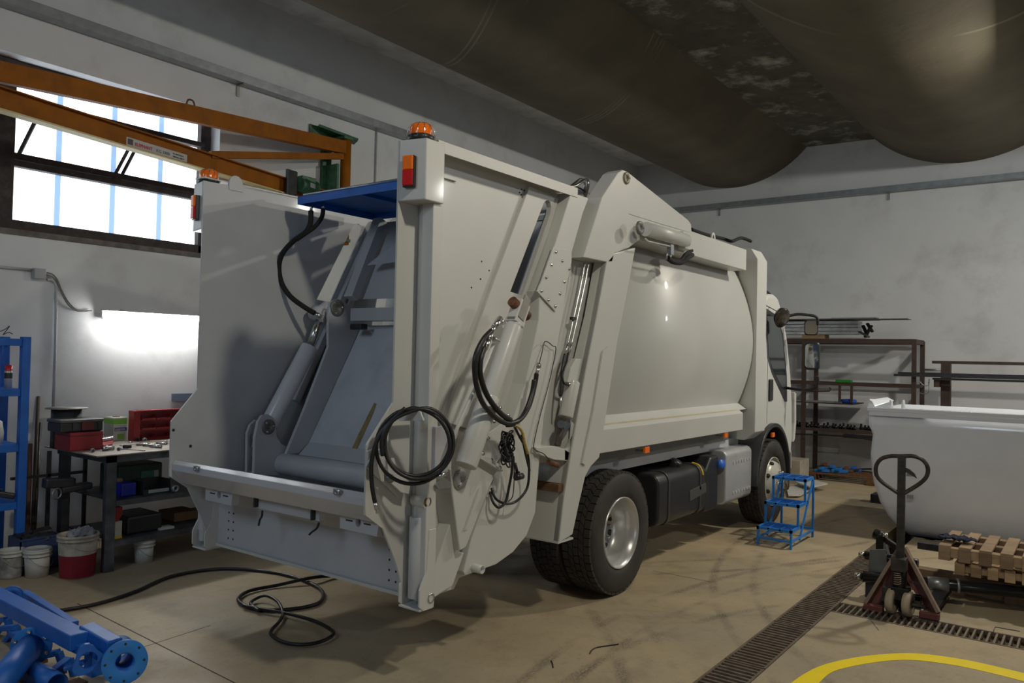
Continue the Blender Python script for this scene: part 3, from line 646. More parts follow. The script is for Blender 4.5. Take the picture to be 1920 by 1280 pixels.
m.tube(cat([(-.85, -1.02, 3.36), (-.62, -1.02, 3.40), (-.40, -1.0, 3.50), (-.36, -1.0, 3.46), (-.47, -1.02, 3.28)]), .012, 8).tube(cat([(-.85, -.95, 3.37), (-.60, -.95, 3.40), (-.36, -.93, 3.52), (-.30, -.93, 3.45), (-.40, -.95, 3.26)]), .012, 8)
build('roof_pipes', m, STEEL, T, label='bright bent hydraulic pipes over the tailgate hinge')
hose('roof_cable', hp([(838, 275, -1.1), (870, 287, -1.1), (925, 306, -1.1), (1000, 331, -1.1), (1060, 349, -1.1), (1085, 352, -1.0), (1100, 362, -1.0)]), .008, BLACK, T, n=8)
# lift cylinder on the body
a, c = V(1203, 427, y=-1.29), V(1290, 452, y=-1.29)
lf = build('lift_cylinder', MB().cyl(a+(c-a)*.08, c-(c-a)*.06, .062, 30), WHITE, T, label='short white lift cylinder under the arm')
pincap(V(1200, 427, y=-1.33), .058, (0, -1, 0), lf); pincap(V(1290, 452, y=-1.30), .045, (0, -1, 0), lf)
build('cylinder_eye', MB().prism([yp([(1281, 433), (1297, 436), (1298, 470), (1285, 466)], -1.29)], (0, .08, 0)), WHITE, lf, bevel=.004)
m = MB().tube([V(1210, 447, y=-1.34), V(1214, 452, y=-1.34), V(1258, 462, y=-1.34)], .007, 8); build('oil_pipe', m, WHITE, lf)
m = MB().obox(V(1257, 468, y=-1.33), (.03, 0, 0), (0, .02, 0), (0, 0, .045)).cyl(V(1250, 474, y=-1.34), V(1250, 486, y=-1.34), .009, 8).cyl(V(1257, 476, y=-1.34), V(1257, 487, y=-1.34), .009, 8); build('valve_block', m, GALV, lf)
hose('sleeved_hose', hp([(1252, 484, -1.33), (1262, 491, -1.33), (1278, 492, -1.33), (1288, 484, -1.33), (1298, 478, -1.30)]), .022, SLEEVE, lf)
hose('sleeved_hose', hp([(1258, 488, -1.32), (1275, 489, -1.32), (1286, 476, -1.31), (1297, 470, -1.28)]), .018, SLEEVE, lf)

# ---- chassis, axles, wheels
m = MB()
for s in (-1, 1): m.box((-1.2, s*.38, .78), (5.2, s*.46, 1.02))
for xx in (-1.0, 1.2, 2.4, 3.2): m.box((xx, -.4, .8), (xx+.1, .4, 1.0))
build('chassis_rails', m, BPLAST, T)
build('subframe', MB().box((-.9, -.45, 1.02), (3.3, .45, 1.10)), DSTEEL, T)
build('rear_axle', MB().cyl((0, -.8, .525), (0, .8, .525), .09, 20).lathe((0, 0, .525), (1, 0, 0), [(0, -.24), (.2, -.16), (.25, 0), (.2, .16), (0, .24)]), DSTEEL, T)
build('front_axle', MB().cyl((3.95, -.8, .5), (3.95, .8, .5), .06, 16), DSTEEL, T)
build('engine_block', MB().box((3.2, -.45, .55), (4.9, .45, 1.15)), DSTEEL, T)
WB = 3.90
def wheel(name, x, yout, s, front, parent):
    """s=-1: outer face towards -y. yout = distance of the outer sidewall from the centre line"""
    R = .525; W = .285; c = Vector((x, s*yout, R)); n = Vector((0, s, 0))
    prof = [(.300, -.018), (.315, .000), (.36, .012), (.42, .012), (.475, .004), (.503, -.014), (.512, -.035), (.512, -W+.035), (.503, -W+.014), (.475, -W-.004), (.40, -W-.008), (.315, -W), (.300, -W+.02)]
    ty = build('tyre', MB().lathe(c, n, prof, 72, closed=True), TYRE, parent)
    m = MB(); nb = 46
    for row, (h0, h1, sh) in enumerate(((-.012, -.066, 0), (-.074, -.112, .5), (-.120, -.165, .25), (-.173, -.211, .5), (-.219, -.273, 0))):
        for k in range(nb):
            a = 2*PI*(k+sh)/nb; da = 2*PI/nb*.43; q = []
            for hh in (h0, h1):
                for r_ in (.500, R if row in (1, 2, 3) else R-.004):
                    for aa in (a-da, a+da):
                        sk = (.02 if row in (1, 3) else .0)*(1 if hh == h0 else -1)/R
                        q.append(m.bm.verts.new(c+n*hh+Vector((math.cos(aa+sk), 0, math.sin(aa+sk)))*r_))
            for f_ in ((0, 1, 3, 2), (4, 6, 7, 5), (0, 4, 5, 1), (2, 3, 7, 6), (0, 2, 6, 4), (1, 5, 7, 3)): m.face([q[i] for i in f_])
    tr = build('tread', m, TYRE, ty)
    rimmat = RIMF if front else RIM
    disc_h = .03 if front else -.145
    m = MB()
    if front: pr = [(.303, -.02), (.303, .004), (.292, .004), (.285, -.03), (.262, -.05), (.258, -.02), (.235, .03), (.165, .05), (.150, .075), (.0, .075)]
    else: pr = [(.303, -.02), (.303, .004), (.293, .004), (.283, -.03), (.266, -.045), (.262, -.10), (.250, -.185), (.225, -.215), (.185, -.238), (.165, -.235), (.155, -.225), (.0, -.225)]
    m.lathe(c, n, pr, 64); rim = build('rim', m, rimmat, parent)
    m = MB(); nh = 10 if not front else 8
    for k in range(nh):
        a = 2*PI*(k+.5)/nh; rr_, hh = (.207, -.226) if not front else (.247, .008)
        p = c+Vector((math.cos(a), 0, math.sin(a)))*rr_
        t_ = Vector((math.cos(a), 0, math.sin(a)))
        ax_ = n if not front else (n*.45+t_*.9).normalized()
        m.lathe(p+n*hh, ax_, [(.026, -.02), (.026, .0075 if not front else .012), (0, .0075 if not front else .012)], 20)
    build('hand_holes', m, SEAM, rim, label='dark hand holes')
    m = MB()
    hz = -.225 if not front else .075
    m.lathe(c+n*hz, n, [(.075, 0), (.075, .04 if not front else .07), (.06, .05 if not front else .09), (0, .05 if not front else .09)], 24)
    for k in range(10):
        a = 2*PI*k/10; p = c+Vector((math.cos(a), 0, math.sin(a)))*(.125 if front else .168)
        m.lathe(p+n*(hz), n, [(.016, -.02), (.016, .03), (.011, .036), (0, .036)], 8)
    build('hub_and_nuts', m, STEEL if front else GALV, rim)
for s in (-1, 1):
    wheel('w', 0, 1.185, s, False, T)
    wheel('w', WB, 1.185, s, True, T)
for s in (-1, 1):   # inner twins
    c = Vector((0, s*.86, .525)); n = Vector((0, s, 0))
    m = MB().lathe(c, n, [(.300, -.018), (.36, .012), (.475, .004), (.503, -.014), (.512, -.035), (.512, -.25), (.503, -.27), (.36, -.29), (.300, -.26)], 64, closed=True)
    ty = build('inner_tyre', m, TYRE, T)
    m = MB()
    for row, (h0, h1, sh) in enumerate(((-.012, -.066, 0), (-.074, -.112, .5), (-.120, -.165, .25), (-.173, -.211, .5), (-.219, -.273, 0))):
        for k in range(46):
            a = 2*PI*(k+sh)/46; da = 2*PI/46*.43; q = []
            for hh in (h0, h1):
                for r_ in (.500, .523):
                    for aa in (a-da, a+da): q.append(m.bm.verts.new(c+n*hh+Vector((math.cos(aa), 0, math.sin(aa)))*r_))
            for f_ in ((0, 1, 3, 2), (4, 6, 7, 5), (0, 4, 5, 1), (2, 3, 7, 6), (0, 2, 6, 4), (1, 5, 7, 3)): m.face([q[i] for i in f_])
    build('tread', m, TYRE, ty)
    build('inner_rim', MB().lathe(c, n, [(.30, 0), (.28, -.05), (.26, -.2), (0, -.2)], 32), DSTEEL, T)
# fuel tank
m = MB(); sec = []
for (cy, cz, r_, a0) in ((.60, .98, .10, PI/2), (1.07, .93, .12, 0), (1.10, .50, .08, -PI/2), (.60, .46, .06, -PI)):
    pass
def rsec(y0, y1, z0, z1, r_, n=5):
    out = []
    for (cy, cz, a0) in ((y1-r_, z1-r_, 0), (y0+r_, z1-r_, PI/2), (y0+r_, z0+r_, PI), (y1-r_, z0+r_, 1.5*PI)):
        for i in range(n+1): a = a0+i*PI/2/n; out.append((cy+r_*math.cos(a), cz+r_*math.sin(a)))
    return out
def rbox(m, x0, x1, y0, y1, z0, z1, r_, s=-1): return m.prism([Vector((x0, s*y, z)) for y, z in rsec(y0, y1, z0, z1, r_)], (x1-x0, 0, 0), True)
tk = build('fuel_tank', rbox(MB(), .78, 1.90, .52, 1.14, .42, .93, .10), BPLAST, T, bevel=.03, seg=3, angle=60)
m = MB()
for xx in (.98, 1.72): rbox(m, xx, xx+.035, .515, 1.147, .413, .938, .10)
build('tank_strap', m, M('tank_strap', (.05, .05, .052), .4), tk)
build('tank_recess', MB().prism([yp([(1294, 920), (1324, 905), (1325, 922), (1294, 940)], -1.147)], (0, .02, 0)), M('tank_panel', (.07, .07, .065), .5), tk, bevel=.004)
build('filler_cap', MB().lathe((1.45, -.98, .93), (0, -.45, .9), [(.0, .07), (.055, .07), (.062, .05), (.062, .0), (.07, -.03)], 20), BPLAST, tk)
build('yellow_band', MB().tube(cat([(1.80, -1.02, .935), (1.80, -1.09, .92), (1.80, -1.13, .87), (1.80, -1.145, .82)]), .011, 8), YELP, tk, label='yellow tie band')
ad = build('additive_tank', MB().prism([Vector((x_, -1.10, z_)) for x_, z_ in ((1.95, .40), (2.33, .40), (2.33, .98), (2.12, .98), (1.98, .84))], (0, .5, 0)), BPLAST, T, bevel=.03, seg=3)
build('blue_cap', MB().lathe(V(1349, 870, y=-1.10), (-.35, -.9, .2), [(0, .045), (.045, .045), (.052, .03), (.052, -.01)], 20), M('blue_cap', (.03, .14, .62), .4), ad, label='bright blue filler cap')
bb = build('battery_box', rbox(MB(), 2.42, 3.22, .55, 1.15, .42, 1.02, .07), M('silver_cover', (.50, .51, .52), .35, .35, var=.06), T, bevel=.02, seg=3, angle=60, label='ribbed silver battery cover')
m = MB()
for i in range(7):
    for zz in (.86, .52): m.box((2.62+.085*i, -1.158, zz), (2.65+.085*i, -1.145, zz+.028))
build('cover_slots', m, M('slot_light', (.6, .6, .58), .4, .3), bb)
m = MB().box((1.95, -.7, .98), (3.25, -.45, 1.06)).box((.3, -.75, .95), (1.7, -.46, 1.02)); build('cable_duct', m, BPLAST, T)
# marker lamps
for (px_, py_, yy) in ((1212, 843, -1.17), (1360, 815, -1.17), (1449, 815, -1.21)):
    c = V(px_, py_, y=yy)
    lm = build('marker_lamp', MB().obox(c, (.045, 0, 0), (0, .012, 0), (0, 0, .028)), ORANGE, T, bevel=.004, label='small orange side marker lamp')
    if px_ < 1400: build('lamp_bracket', MB().obox(c+Vector((-.02, 0, .07)), (.006, 0, 0), (0, .004, 0), (0, 0, .05)).obox(c+Vector((.02, 0, .07)), (.006, 0, 0), (0, .004, 0), (0, 0, .05)).obox(c+Vector((0, .05, -.01)), (.03, 0, 0), (0, .05, 0), (0, 0, .006)), GALV, lm)
# ---- cab
YC = 1.15
cabp = [(3.62, 1.15), (3.62, 2.78), (3.72, 2.86), (3.95, 2.875), (4.10, 2.84), (4.32, 2.62), (4.50, 2.30), (4.66, 1.85), (4.74, 1.45), (4.76, 1.0), (4.72, .78), (4.50, .78), (4.44, .98), (4.25, 1.13), (3.95, 1.20)]
cab = build('cab', MB().prism([xz(cabp, -YC)], (0, 2*YC, 0)), WHITE, T, bevel=.05, seg=4, angle=30, label='white driver cab')
cabw = [(3.66, 2.62), (4.06, 2.56), (4.24, 2.36), (4.42, 1.84), (4.44, 1.66), (4.30, 1.68), (3.90, 1.93), (3.74, 2.1)]
for s in (-1, 1):
    build('side_window', MB().prism([xz(cabw, s*(YC+.004))], (0, -s*.02, 0)), GLASSD, cab, label='dark side window')
wl = [(3.60, 2.68), (4.10, 2.60), (4.29, 2.38), (4.47, 1.84), (4.50, 1.50), (4.40, 1.50), (3.88, 1.87), (3.70, 2.06)]
build('window_trim', MB().prism([xz(wl, -(YC+.002)), xz(cabw, -(YC+.002))], (0, .012, 0)), BPLAST, cab)
build('windscreen', MB().prism([Vector((4.33, -.98, 2.60)), Vector((4.33, .98, 2.60)), Vector((4.70, .98, 1.72)), Vector((4.70, -.98, 1.72))], (.03, 0, .012)), GLASSD, cab)
build('door_handle', MB().box((3.76, -YC-.02, 1.53), (3.90, -YC+.01, 1.80)), BPLAST, cab, bevel=.02, seg=3)
build('door_seam', MB().box((3.72, -YC-.002, 1.25), (3.727, -YC+.01, 2.70)).bar((3.62, -YC-.001, 2.71), (4.05, -YC-.001, 2.66), .006, .008), SEAM, cab)
build('corner_deflector', MB().prism([xz([(4.76, 1.62), (4.83, 1.60), (4.85, 1.2), (4.80, .98), (4.74, .95), (4.78, 1.2)], -1.17)], (0, .06, 0)), WHITE, cab, bevel=.01)
build('front_bumper', MB().box((4.50, -1.12, .30), (4.78, 1.12, .78)), BPLAST, cab, bevel=.04, seg=3)
build('bumper_strip', MB().tube(cat([(4.60, -1.13, .86), (4.70, -1.14, .84), (4.72, -1.14, .70), (4.72, -1.14, .60)]), .012, 8), WHITE, cab)
hose('roof_tube', [(3.55, -1.0, 2.80), (3.9, -1.0, 2.92), (4.15, -1.05, 2.85), (4.30, -1.1, 2.65)], .022, BLACK, cab)
# mirrors
def mirror(name, pts, yy, mat=BPLAST): pass
m = MB().tube(cat([(4.22, -1.15, 2.58), (4.28, -1.30, 2.63), (4.32, -1.42, 2.63), (4.36, -1.55, 2.60), (4.38, -1.56, 2.50)]), .018, 10).tube(cat([(4.48, -1.15, 1.68), (4.44, -1.35, 1.66), (4.42, -1.50, 1.68), (4.42, -1.56, 1.76), (4.40, -1.56, 1.85)]), .018, 10)
ma = build('mirror_arm', m, BPLAST, cab)
def mirhead(c, w_, h_, d_, nrm, label, parent):
    c = Vector(c); n = Vector(nrm).normalized(); r = Vector((0, 0, 1)).cross(n).normalized(); u = n.cross(r)
    out = []
    for (sx_, sz_, a0) in ((1, 1, 0), (-1, 1, PI/2), (-1, -1, PI), (1, -1, 1.5*PI)):
        rr_ = min(w_, h_)*.25
        for i in range(6): a = a0+i*PI/10; out.append(c+r*(sx_*(w_/2-rr_)+rr_*math.cos(a))+u*(sz_*(h_/2-rr_)+rr_*math.sin(a)))
    h = build('mirror_housing', MB().prism([out], -n*d_), BPLAST, parent, bevel=.02, seg=3, label=label)
    cc = sum(out, Vector())/len(out); build('mirror_glass', MB().prism([[cc+(p-cc)*.84+n*.001 for p in out]], n*.003), MIRR, h)
mirhead(V(1522, 667, x=4.38), .19, .36, .07, (-.97, -.12, 0), 'large lower door mirror', cab)
mirhead(V(1521, 614, x=4.38), .17, .20, .08, (-.9, -.25, -.12), 'small upper door mirror', cab)
ck = V(1467, 596, y=-1.32)
kb = build('kerb_mirror', MB().lathe(ck, (-.5, -.75, -.45), [(0, -.10), (.05, -.09), (.09, -.05), (.105, 0), (.095, .012), (0, .012)], 24), M('kerb_mirror_shell', (.10, .09, .075), .15, .6, var=.1), cab, label='rounded kerb mirror over the door window')
for v in kb.data.vertices: v.co.z = (v.co.z-ck.z)*1.25+ck.z
# front wheel arch
m = MB(); R1, R2 = .60, .645; prof = []
for a_ in range(-10, 191, 10):
    pass
arc = [(WB+R2*math.cos(math.radians(a)), .53+R2*1.12*math.sin(math.radians(a))) for a in range(0, 181, 9)]
arc2 = [(WB+R1*math.cos(math.radians(a)), .53+R1*1.12*math.sin(math.radians(a))) for a in range(180, -1, -9)]
for s in (-1, 1): build('front_mudguard', MB().prism([xz(arc+arc2, s*1.20)], (0, -s*.42, 0), True), M('dark_grey_plastic', (.035, .037, .04), .35, var=.1), T, bevel=.008, angle=50)
# ------------------------------------------------------------------ inside and rear of the hopper
def ysym(name, px, y, th, mat, bevel=.004, label=None, par=None):
    l = yp(px, y); a = build(name, MB().prism([l], (0, th, 0)), mat, par or T, bevel=bevel, label=label); b_ = build(name, MB().prism([mir(l)], (0, -th, 0)), mat, par or T, bevel=bevel, label=label); return a, b_
armp = [(616, 592), (620, 572), (626, 563), (634, 560), (645, 564), (656, 576), (660, 598), (676, 612), (660, 650), (580, 828), (560, 850), (536, 852), (570, 770), (616, 650)]
A_, B_ = ysym('packer_arm_plate', armp, .72, .03, GREYW)
pincap(V(632, 577, y=.718), .072, (0, -1, 0), A_)
ysym('packer_arm_ear', [(600, 592), (606, 572), (614, 565), (622, 566), (626, 580), (622, 600), (606, 604)], .80, .05, GREYW)
q = V(618, 580, y=.80)
for s in (-1, 1): build('arm_shaft', MB().cyl((q.x, s*.755, q.z), (q.x, s*.96, q.z), .045, 20), GREYW, T)
# panel between the arms
t_, b_ = V(678, 612, y=.72), V(580, 828, y=.72); c_ = V(560, 852, y=.72)
PM = M('packer_panel_paint', (.60, .62, .66), .38, var=.05, scale=3, coat=.2, dirt=(.33, .33, .34), dscale=2, damt=.35)
pnl = build('packer_panel', MB().prism([[t_, b_, Vector((b_.x, -.72, b_.z)), Vector((t_.x, -.72, t_.z))]], (.02, 0, .01)), PM, T)
yl_ = V(690, 780, y=.05)
m = MB(); dn = (b_-t_).normalized(); nn = dn.cross(Vector((0, 1, 0))).normalized()
if nn.x > 0: nn = -nn
def onp(px, py): return VP(px, py, t_, nn)+nn*.002
m.prism([[onp(702, 755), onp(706, 757), onp(700, 775), onp(675, 830), onp(664, 855), onp(655, 853), onp(672, 815)]], nn*.0015); build('yellow_stain', m, M('ochre_stain', (.30, .22, .09), .6, var=.3, scale=20), pnl, label='ochre rust run')
build('packer_lip', MB().prism([[b_, c_, Vector((c_.x, -.72, c_.z)), Vector((b_.x, -.72, b_.z))]], (.02, 0, -.02)), GREYW, T)
rc = V(530, 869, y=.78)
build('packer_roller', MB().cyl((rc.x, .78, rc.z), (rc.x, -.78, rc.z), .085, 32), GREYW, T, label='round cross tube at the packer foot', bevel=.01)
tb0 = V(660, 590, y=.70)
build('packer_cross_beam', MB().box((tb0.x-.02, -.7, tb0.z-.055), (tb0.x+.10, .7, tb0.z+.055)), GREYW, T, bevel=.004)
build('rubber_stop', MB().box((tb0.x-.06, .52, tb0.z-.13), (tb0.x+.02, .66, tb0.z-.08)), BPLAST, T, bevel=.01)
# upper carriage behind the beam
u0, u1 = V(695, 415, y=.72), V(640, 560, y=.72)
build('carriage_panel', MB().prism([[u0+Vector((.10, 0, 0)), u1+Vector((.10, 0, 0)), Vector((u1.x+.10, -.72, u1.z)), Vector((u0.x+.10, -.72, u0.z))]], (.02, 0, 0)), GREYW, T)
m = MB()
for s in (-1, 1):
    m.bar((u0.x, s*.60, u0.z), (u1.x, s*.60, u1.z), .10, .08)
    m.prism([[Vector((u1.x+.08, s*.50, u1.z+.28)), Vector((u1.x+.12, s*.05, u1.z+.30)), Vector((u0.x+.02, s*.12, u0.z-.05))]], (.02, 0, .02))
build('carriage_frame', m, GREYW, T, bevel=.003)
for s in (-1, 1):   # guide rails beside the slots
    m = MB(); a, c = V(697, 415, y=1.0), V(610, 590, y=1.0)
    for d_ in (.06, .17): m.bar((a.x+d_, s*1.005, a.z), (c.x+d_-.35, s*1.005, c.z-.75), .05, .06)
    build('guide_rail', m, GREYW, T, bevel=.003)
# inner cylinders
for s in (1, -1):
    a, c, d_ = V(600, 596, y=.87), V(581, 650, y=.87), V(503, 798, y=.87)
    a, c, d_ = [Vector((q.x, s*q.y, q.z)) for q in (a, c, d_)]
    cy_ = build('sweep_cylinder', MB().cyl(d_, c, .072, 32), M('cylinder_paint', (.62, .62, .64), .35, var=.03, coat=.2), T, bevel=.012, angle=60, label='white hydraulic cylinder inside the hopper')
    build('cylinder_rod', MB().cyl(c, a, .032, 20), STEEL, cy_)
    build('rod_eye', MB().lathe(a+Vector((0, s*.06, .04)), (0, 1, 0), [(.03, -.13), (.065, -.13), (.065, .02), (.03, .02)], 24, closed=True), GREYW, cy_)
    build('rod_fittings', MB().cyl(V(592, 586, y=.86*s) if s > 0 else a, V(600, 600, y=.86*s) if s > 0 else a+Vector((0, 0, .05)), .022, 8), GALV, cy_)
brk1 = [(476, 890), (478, 820), (484, 790), (492, 778), (503, 776), (513, 783), (518, 800), (519, 818), (528, 832), (541, 838), (536, 856), (524, 872), (524, 892)]
A_, B_ = ysym('foot_bracket', brk1, .78, .03, GREYW)
pincap(V(503, 800, y=.778), .060, (0, -1, 0), A_)
bh = [(463, 888), (464, 812), (470, 796), (480, 787), (490, 790), (486, 890)]
l = yp(bh, .95)
holes = [[V(471, cy_, y=.95)+Vector((.022*math.cos(t), 0, .055*math.sin(t))) for t in [i*PI/8 for i in range(16)]] for cy_ in (826, 868)]
build('foot_bracket', MB().prism([l]+holes, (0, .03, 0)), GREYW, T, label='outer foot bracket with two oval holes')
build('foot_bracket', MB().prism([mir(l)], (0, -.03, 0)), GREYW, T)
# hopper floor and sill
fl_ = [(-2.78, 1.17), (-2.66, 1.08), (-2.35, .93), (-2.0, .84), (-1.6, .82), (-1.3, .95), (-1.12, 1.2)]
m = MB(); A = [m.bm.verts.new((x_, -YP+.015, z_)) for x_, z_ in fl_]; B = [m.bm.verts.new((x_, YP-.015, z_)) for x_, z_ in fl_]
for i in range(len(A)-1): m.face([A[i], A[i+1], B[i+1], B[i]], True)
o = build('hopper_floor', m, GREYW, T); sd_ = o.modifiers.new('s', 'SOLIDIFY'); sd_.thickness = .012
sec = [(-2.796, 1.188), (-2.82, 1.163), (-2.82, 1.118), (-2.735, 1.01), (-2.50, .985), (-2.50, 1.0), (-2.68, 1.10), (-2.77, 1.185)]
SM = M('sill_paint', (.55, .55, .57), .16, var=.05, scale=4, coat=.6)
sill = build('rear_sill', MB().prism([Vector((x_, -1.034, z_)) for x_, z_ in sec], (0, 2.068, 0)), SM, T, bevel=.003)
m = MB()
for p in ((369, 878), (633, 922)): m.obox(V(*p, x=-2.825), (.004, 0, 0), (0, .035, 0), (0, 0, .016)).lathe(V(*p, x=-2.83), (-1, 0, 0), [(.02, 0), (.02, .014), (.008, .014), (.008, .0), (0, 0)], 14)
build('sill_catch', m, GALV, sill)
# lamp brackets, bar, bumper
for pts, hc in ((((385, 908), (437, 917), (433, 948), (385, 937)), (410, 927)), (((637, 956), (711, 975), (706, 1006), (637, 990)), (671, 979))):
    l = [V(*p, x=-2.69) for p in pts]; h = [V(*hc, x=-2.69)+Vector((0, .024*math.cos(t), .028*math.sin(t))) for t in [i*PI/8 for i in range(16)]]
    lbk = build('lamp_bracket_box', MB().prism([l, h], (.06, 0, 0)), GREYW, T, bevel=.002)
    c = V(*hc, x=-2.693); build('bracket_slots', MB().box(c+Vector((0, .05, -.004)), c+Vector((.004, .11, .004))).box(c+Vector((0, -.05, -.004)), c+Vector((.004, -.11, .004))).lathe(c+Vector((.05, 0, 0)), (-1, 0, 0), [(.026, -.005), (.026, .0), (0, 0)]), SEAM, lbk)
build('number_plate_bar', MB().prism([[V(475, 930, x=-2.66), V(598, 955, x=-2.66), V(598, 977, x=-2.66), V(475, 951, x=-2.66)]], (.05, 0, 0)), GREYW, T, bevel=.002)
for a, c in (((475, 929), (487, 950)), ((582, 951), (594, 974))): build('plate_lamp', MB().box(V(*a, x=-2.69), V(*c, x=-2.65)), BPLAST, T, bevel=.003)
for l in ([(492, 957), (491, 967), (487, 975), (485, 985)], [(598, 980), (594, 990), (585, 997), (580, 1002)]):
    hose('lamp_cable', [V(*p, x=-2.65) for p in l], .007, BLACK, T, n=8)
bx_ = -2.42
bl_ = [V(404, 946, x=bx_), V(760, 1022, x=bx_), V(757, 1115, x=bx_), V(402, 1022, x=bx_)]
bpx = MB().prism([[Vector((bx_, 1.04, .83)), Vector((bx_, -1.04, .83)), Vector((bx_, -1.04, .50)), Vector((bx_, 1.04, .50))]], (.02, 0, 0))
bpp = build('rear_bumper_plate', bpx, GREYW, T)
build('bumper_lip', MB().box((bx_-.012, -1.04, .492), (bx_+.10, 1.04, .502)).box((bx_-.016, -1.04, .494), (bx_-.010, 1.04, .515)), WHITE, bpp)
build('upper_rear_web', MB().prism([[Vector((-2.43, 1.04, .83)), Vector((-2.43, -1.04, .83)), Vector((-2.50, -1.04, 1.0)), Vector((-2.50, 1.04, 1.0))]], (.02, 0, .0)), GREYW, T)
m = MB()
for s in (-1, 1):
    for i in range(4):
        for j in range(2): m.lathe((bx_-.001, s*(.84+.06*j), .57+.065*i), (-1, 0, 0), [(.007, -.004), (.007, .002), (0, .002)], 10)
build('plate_holes', m, SEAM, bpp)
# foot brackets with vertical cylinders at the pillars
for s in (-1, 1):
    y0, y1 = s*1.035, s*1.215; yo_ = y1
    sec = [(-2.535, .50), (-2.50, .47), (-2.42, .47), (-2.40, .60), (-2.40, .95), (-2.46, .95), (-2.48, .70), (-2.535, .60)]
    sh = build('foot_cheek', MB().prism([Vector((x_, s*1.20, z_)) for x_, z_ in sec], (0, s*.014, 0)).prism([Vector((x_, s*1.035, z_)) for x_, z_ in sec], (0, s*.014, 0)).box((-2.53, s*1.035, .47), (-2.40, s*1.21, .484)).box((-2.41, s*1.04, .47), (-2.40, s*1.21, 1.0)), WHITE, T, bevel=.003)
    build('leg_cylinder', MB().cyl((-2.475, s*1.125, .53), (-2.475, s*1.125, 1.02), .048, 24).cyl((-2.475, s*1.125, 1.0), (-2.475, s*1.125, 1.09), .024, 16), GREYW, T, bevel=.004, angle=60, label='vertical leg cylinder')
    build('cylinder_boss', MB().cyl((-2.475, s*1.10, 1.12), (-2.475, s*1.205, 1.12), .042, 20), WHITE, T)
    build('bronze_bush', MB().lathe((-2.475, s*1.206, 1.12), (0, s, 0), [(.03, -.01), (.03, .004), (.018, .004), (.018, -.01)], 20, closed=True), M('bronze_grease', (.20, .11, .02), .5, .4, var=.4, scale=40), T)
    build('cheek_hole', MB().lathe((-2.435, s*1.215, .535), (0, s, 0), [(.03, -.004), (.03, .003), (.021, .003), (.021, -.004)], 20, closed=True), STEEL, sh)
    # angled gusset work on the lower part of the side plate
    g_ = MB()
    if s < 0:
        g_.prism([yp([(686, 845), (700, 838), (700, 872), (686, 868)], -YP-.005)], (0, -.02, 0))
        g_.bar(V(690, 866, y=-YP-.03), V(752, 925, y=-YP-.03), .06, .012, up=(0, 1, 0))
        g_.prism([yp([(722, 862), (735, 858), (740, 880), (766, 905), (762, 925), (748, 922), (724, 900)], -1.10)], (0, -.02, 0))
        g_.box(V(702, 842, y=-YP-.01), V(722, 852, y=-YP-.07))
        g_.prism([yp([(748, 870), (775, 858), (800, 872), (808, 905), (800, 940), (762, 925), (750, 900)], -1.02)], (0, -.02, 0))
        gz = build('latch_brackets', g_, WHITE, T, bevel=.002)
        build('latch_pivot', MB().lathe(V(731, 896, y=-1.13), (-.5, -.85, 0), [(0, .02), (.026, .02), (.026, 0)], 18).lathe(V(731, 896, y=-1.13), (-.5, -.85, 0), [(0, .035), (.011, .035), (.011, .02)], 8), GALV, gz)
# control box, hose hook and coiled hose at the right pillar
build('pillar_cover', MB().box(V(817, 800, y=-1.24), V(833, 884, y=-1.21)), M('grey_cover', (.45, .46, .50), .35, var=.03), T, bevel=.003)
build('cover_bracket', MB().prism([yp([(833, 895), (846, 905), (846, 914), (822, 916), (818, 910)], -1.235)], (0, .02, 0)), GALV, T)
hk = V(768, 772, x=-2.66)
build('hose_hook', MB().prism([[V(750, 771, x=-2.66), V(790, 771, x=-2.66), V(797, 788, x=-2.66), V(750, 789, x=-2.66)]], (-.012, 0, 0)).box((-2.67, V(752, 771, x=-2.66).y, hk.z+.01), (-2.50, V(757, 771, x=-2.66).y, hk.z-.05)), WHITE, T, bevel=.002)
cc = V(779, 832, x=-2.66); nrm = Vector((-.68, -.73, 0)); ru = Vector((-.73, .68, 0)); uz = Vector((0, 0, 1))
m = MB(); rnd = random.Random(5); pts = []
for k in range(40):
    a = 2*PI*k/12.0 + 1.9; rr_ = (.190, .212, .200, .182)[int(k/12) % 4]
    ctr = cc + ru*((-.012, .014, -.020, .016)[int(k/12) % 4]) + uz*((.010, -.012, .008, -.004)[int(k/12) % 4])
    pts.append(ctr+ru*math.cos(a)*rr_*-1+uz*math.sin(a)*rr_*1.03+nrm*(.015*math.sin(k*.7)+k*.0008))
tail = [VP(731, 790, cc, nrm)+nrm*.03, VP(708, 822, cc, nrm)+nrm*.03, VP(697, 862, cc, nrm)+nrm*.03, VP(697, 905, cc, nrm)+nrm*.03, VP(703, 940, cc, nrm)+nrm*.03]
ch = build('coiled_hose', MB().tube(cat(pts, 4), .0115, 10), BLACK, T, label='coiled black hydraulic hose hung on the pillar')
build('hose_tail', MB().tube(cat([VP(760, 764, cc, nrm)+nrm*.03]+tail, 6), .0125, 10), BLACK, ch)
build('hose_end', MB().cyl(VP(703, 940, cc, nrm)+nrm*.03, VP(706, 953, cc, nrm)+nrm*.03, .012, 8).cyl(VP(706, 952, cc, nrm)+nrm*.03, VP(707, 960, cc, nrm)+nrm*.03, .008, 8).cyl(VP(818, 894, cc, nrm)+nrm*.03, VP(836, 885, cc, nrm)+nrm*.03, .012, 8), STEEL, ch)
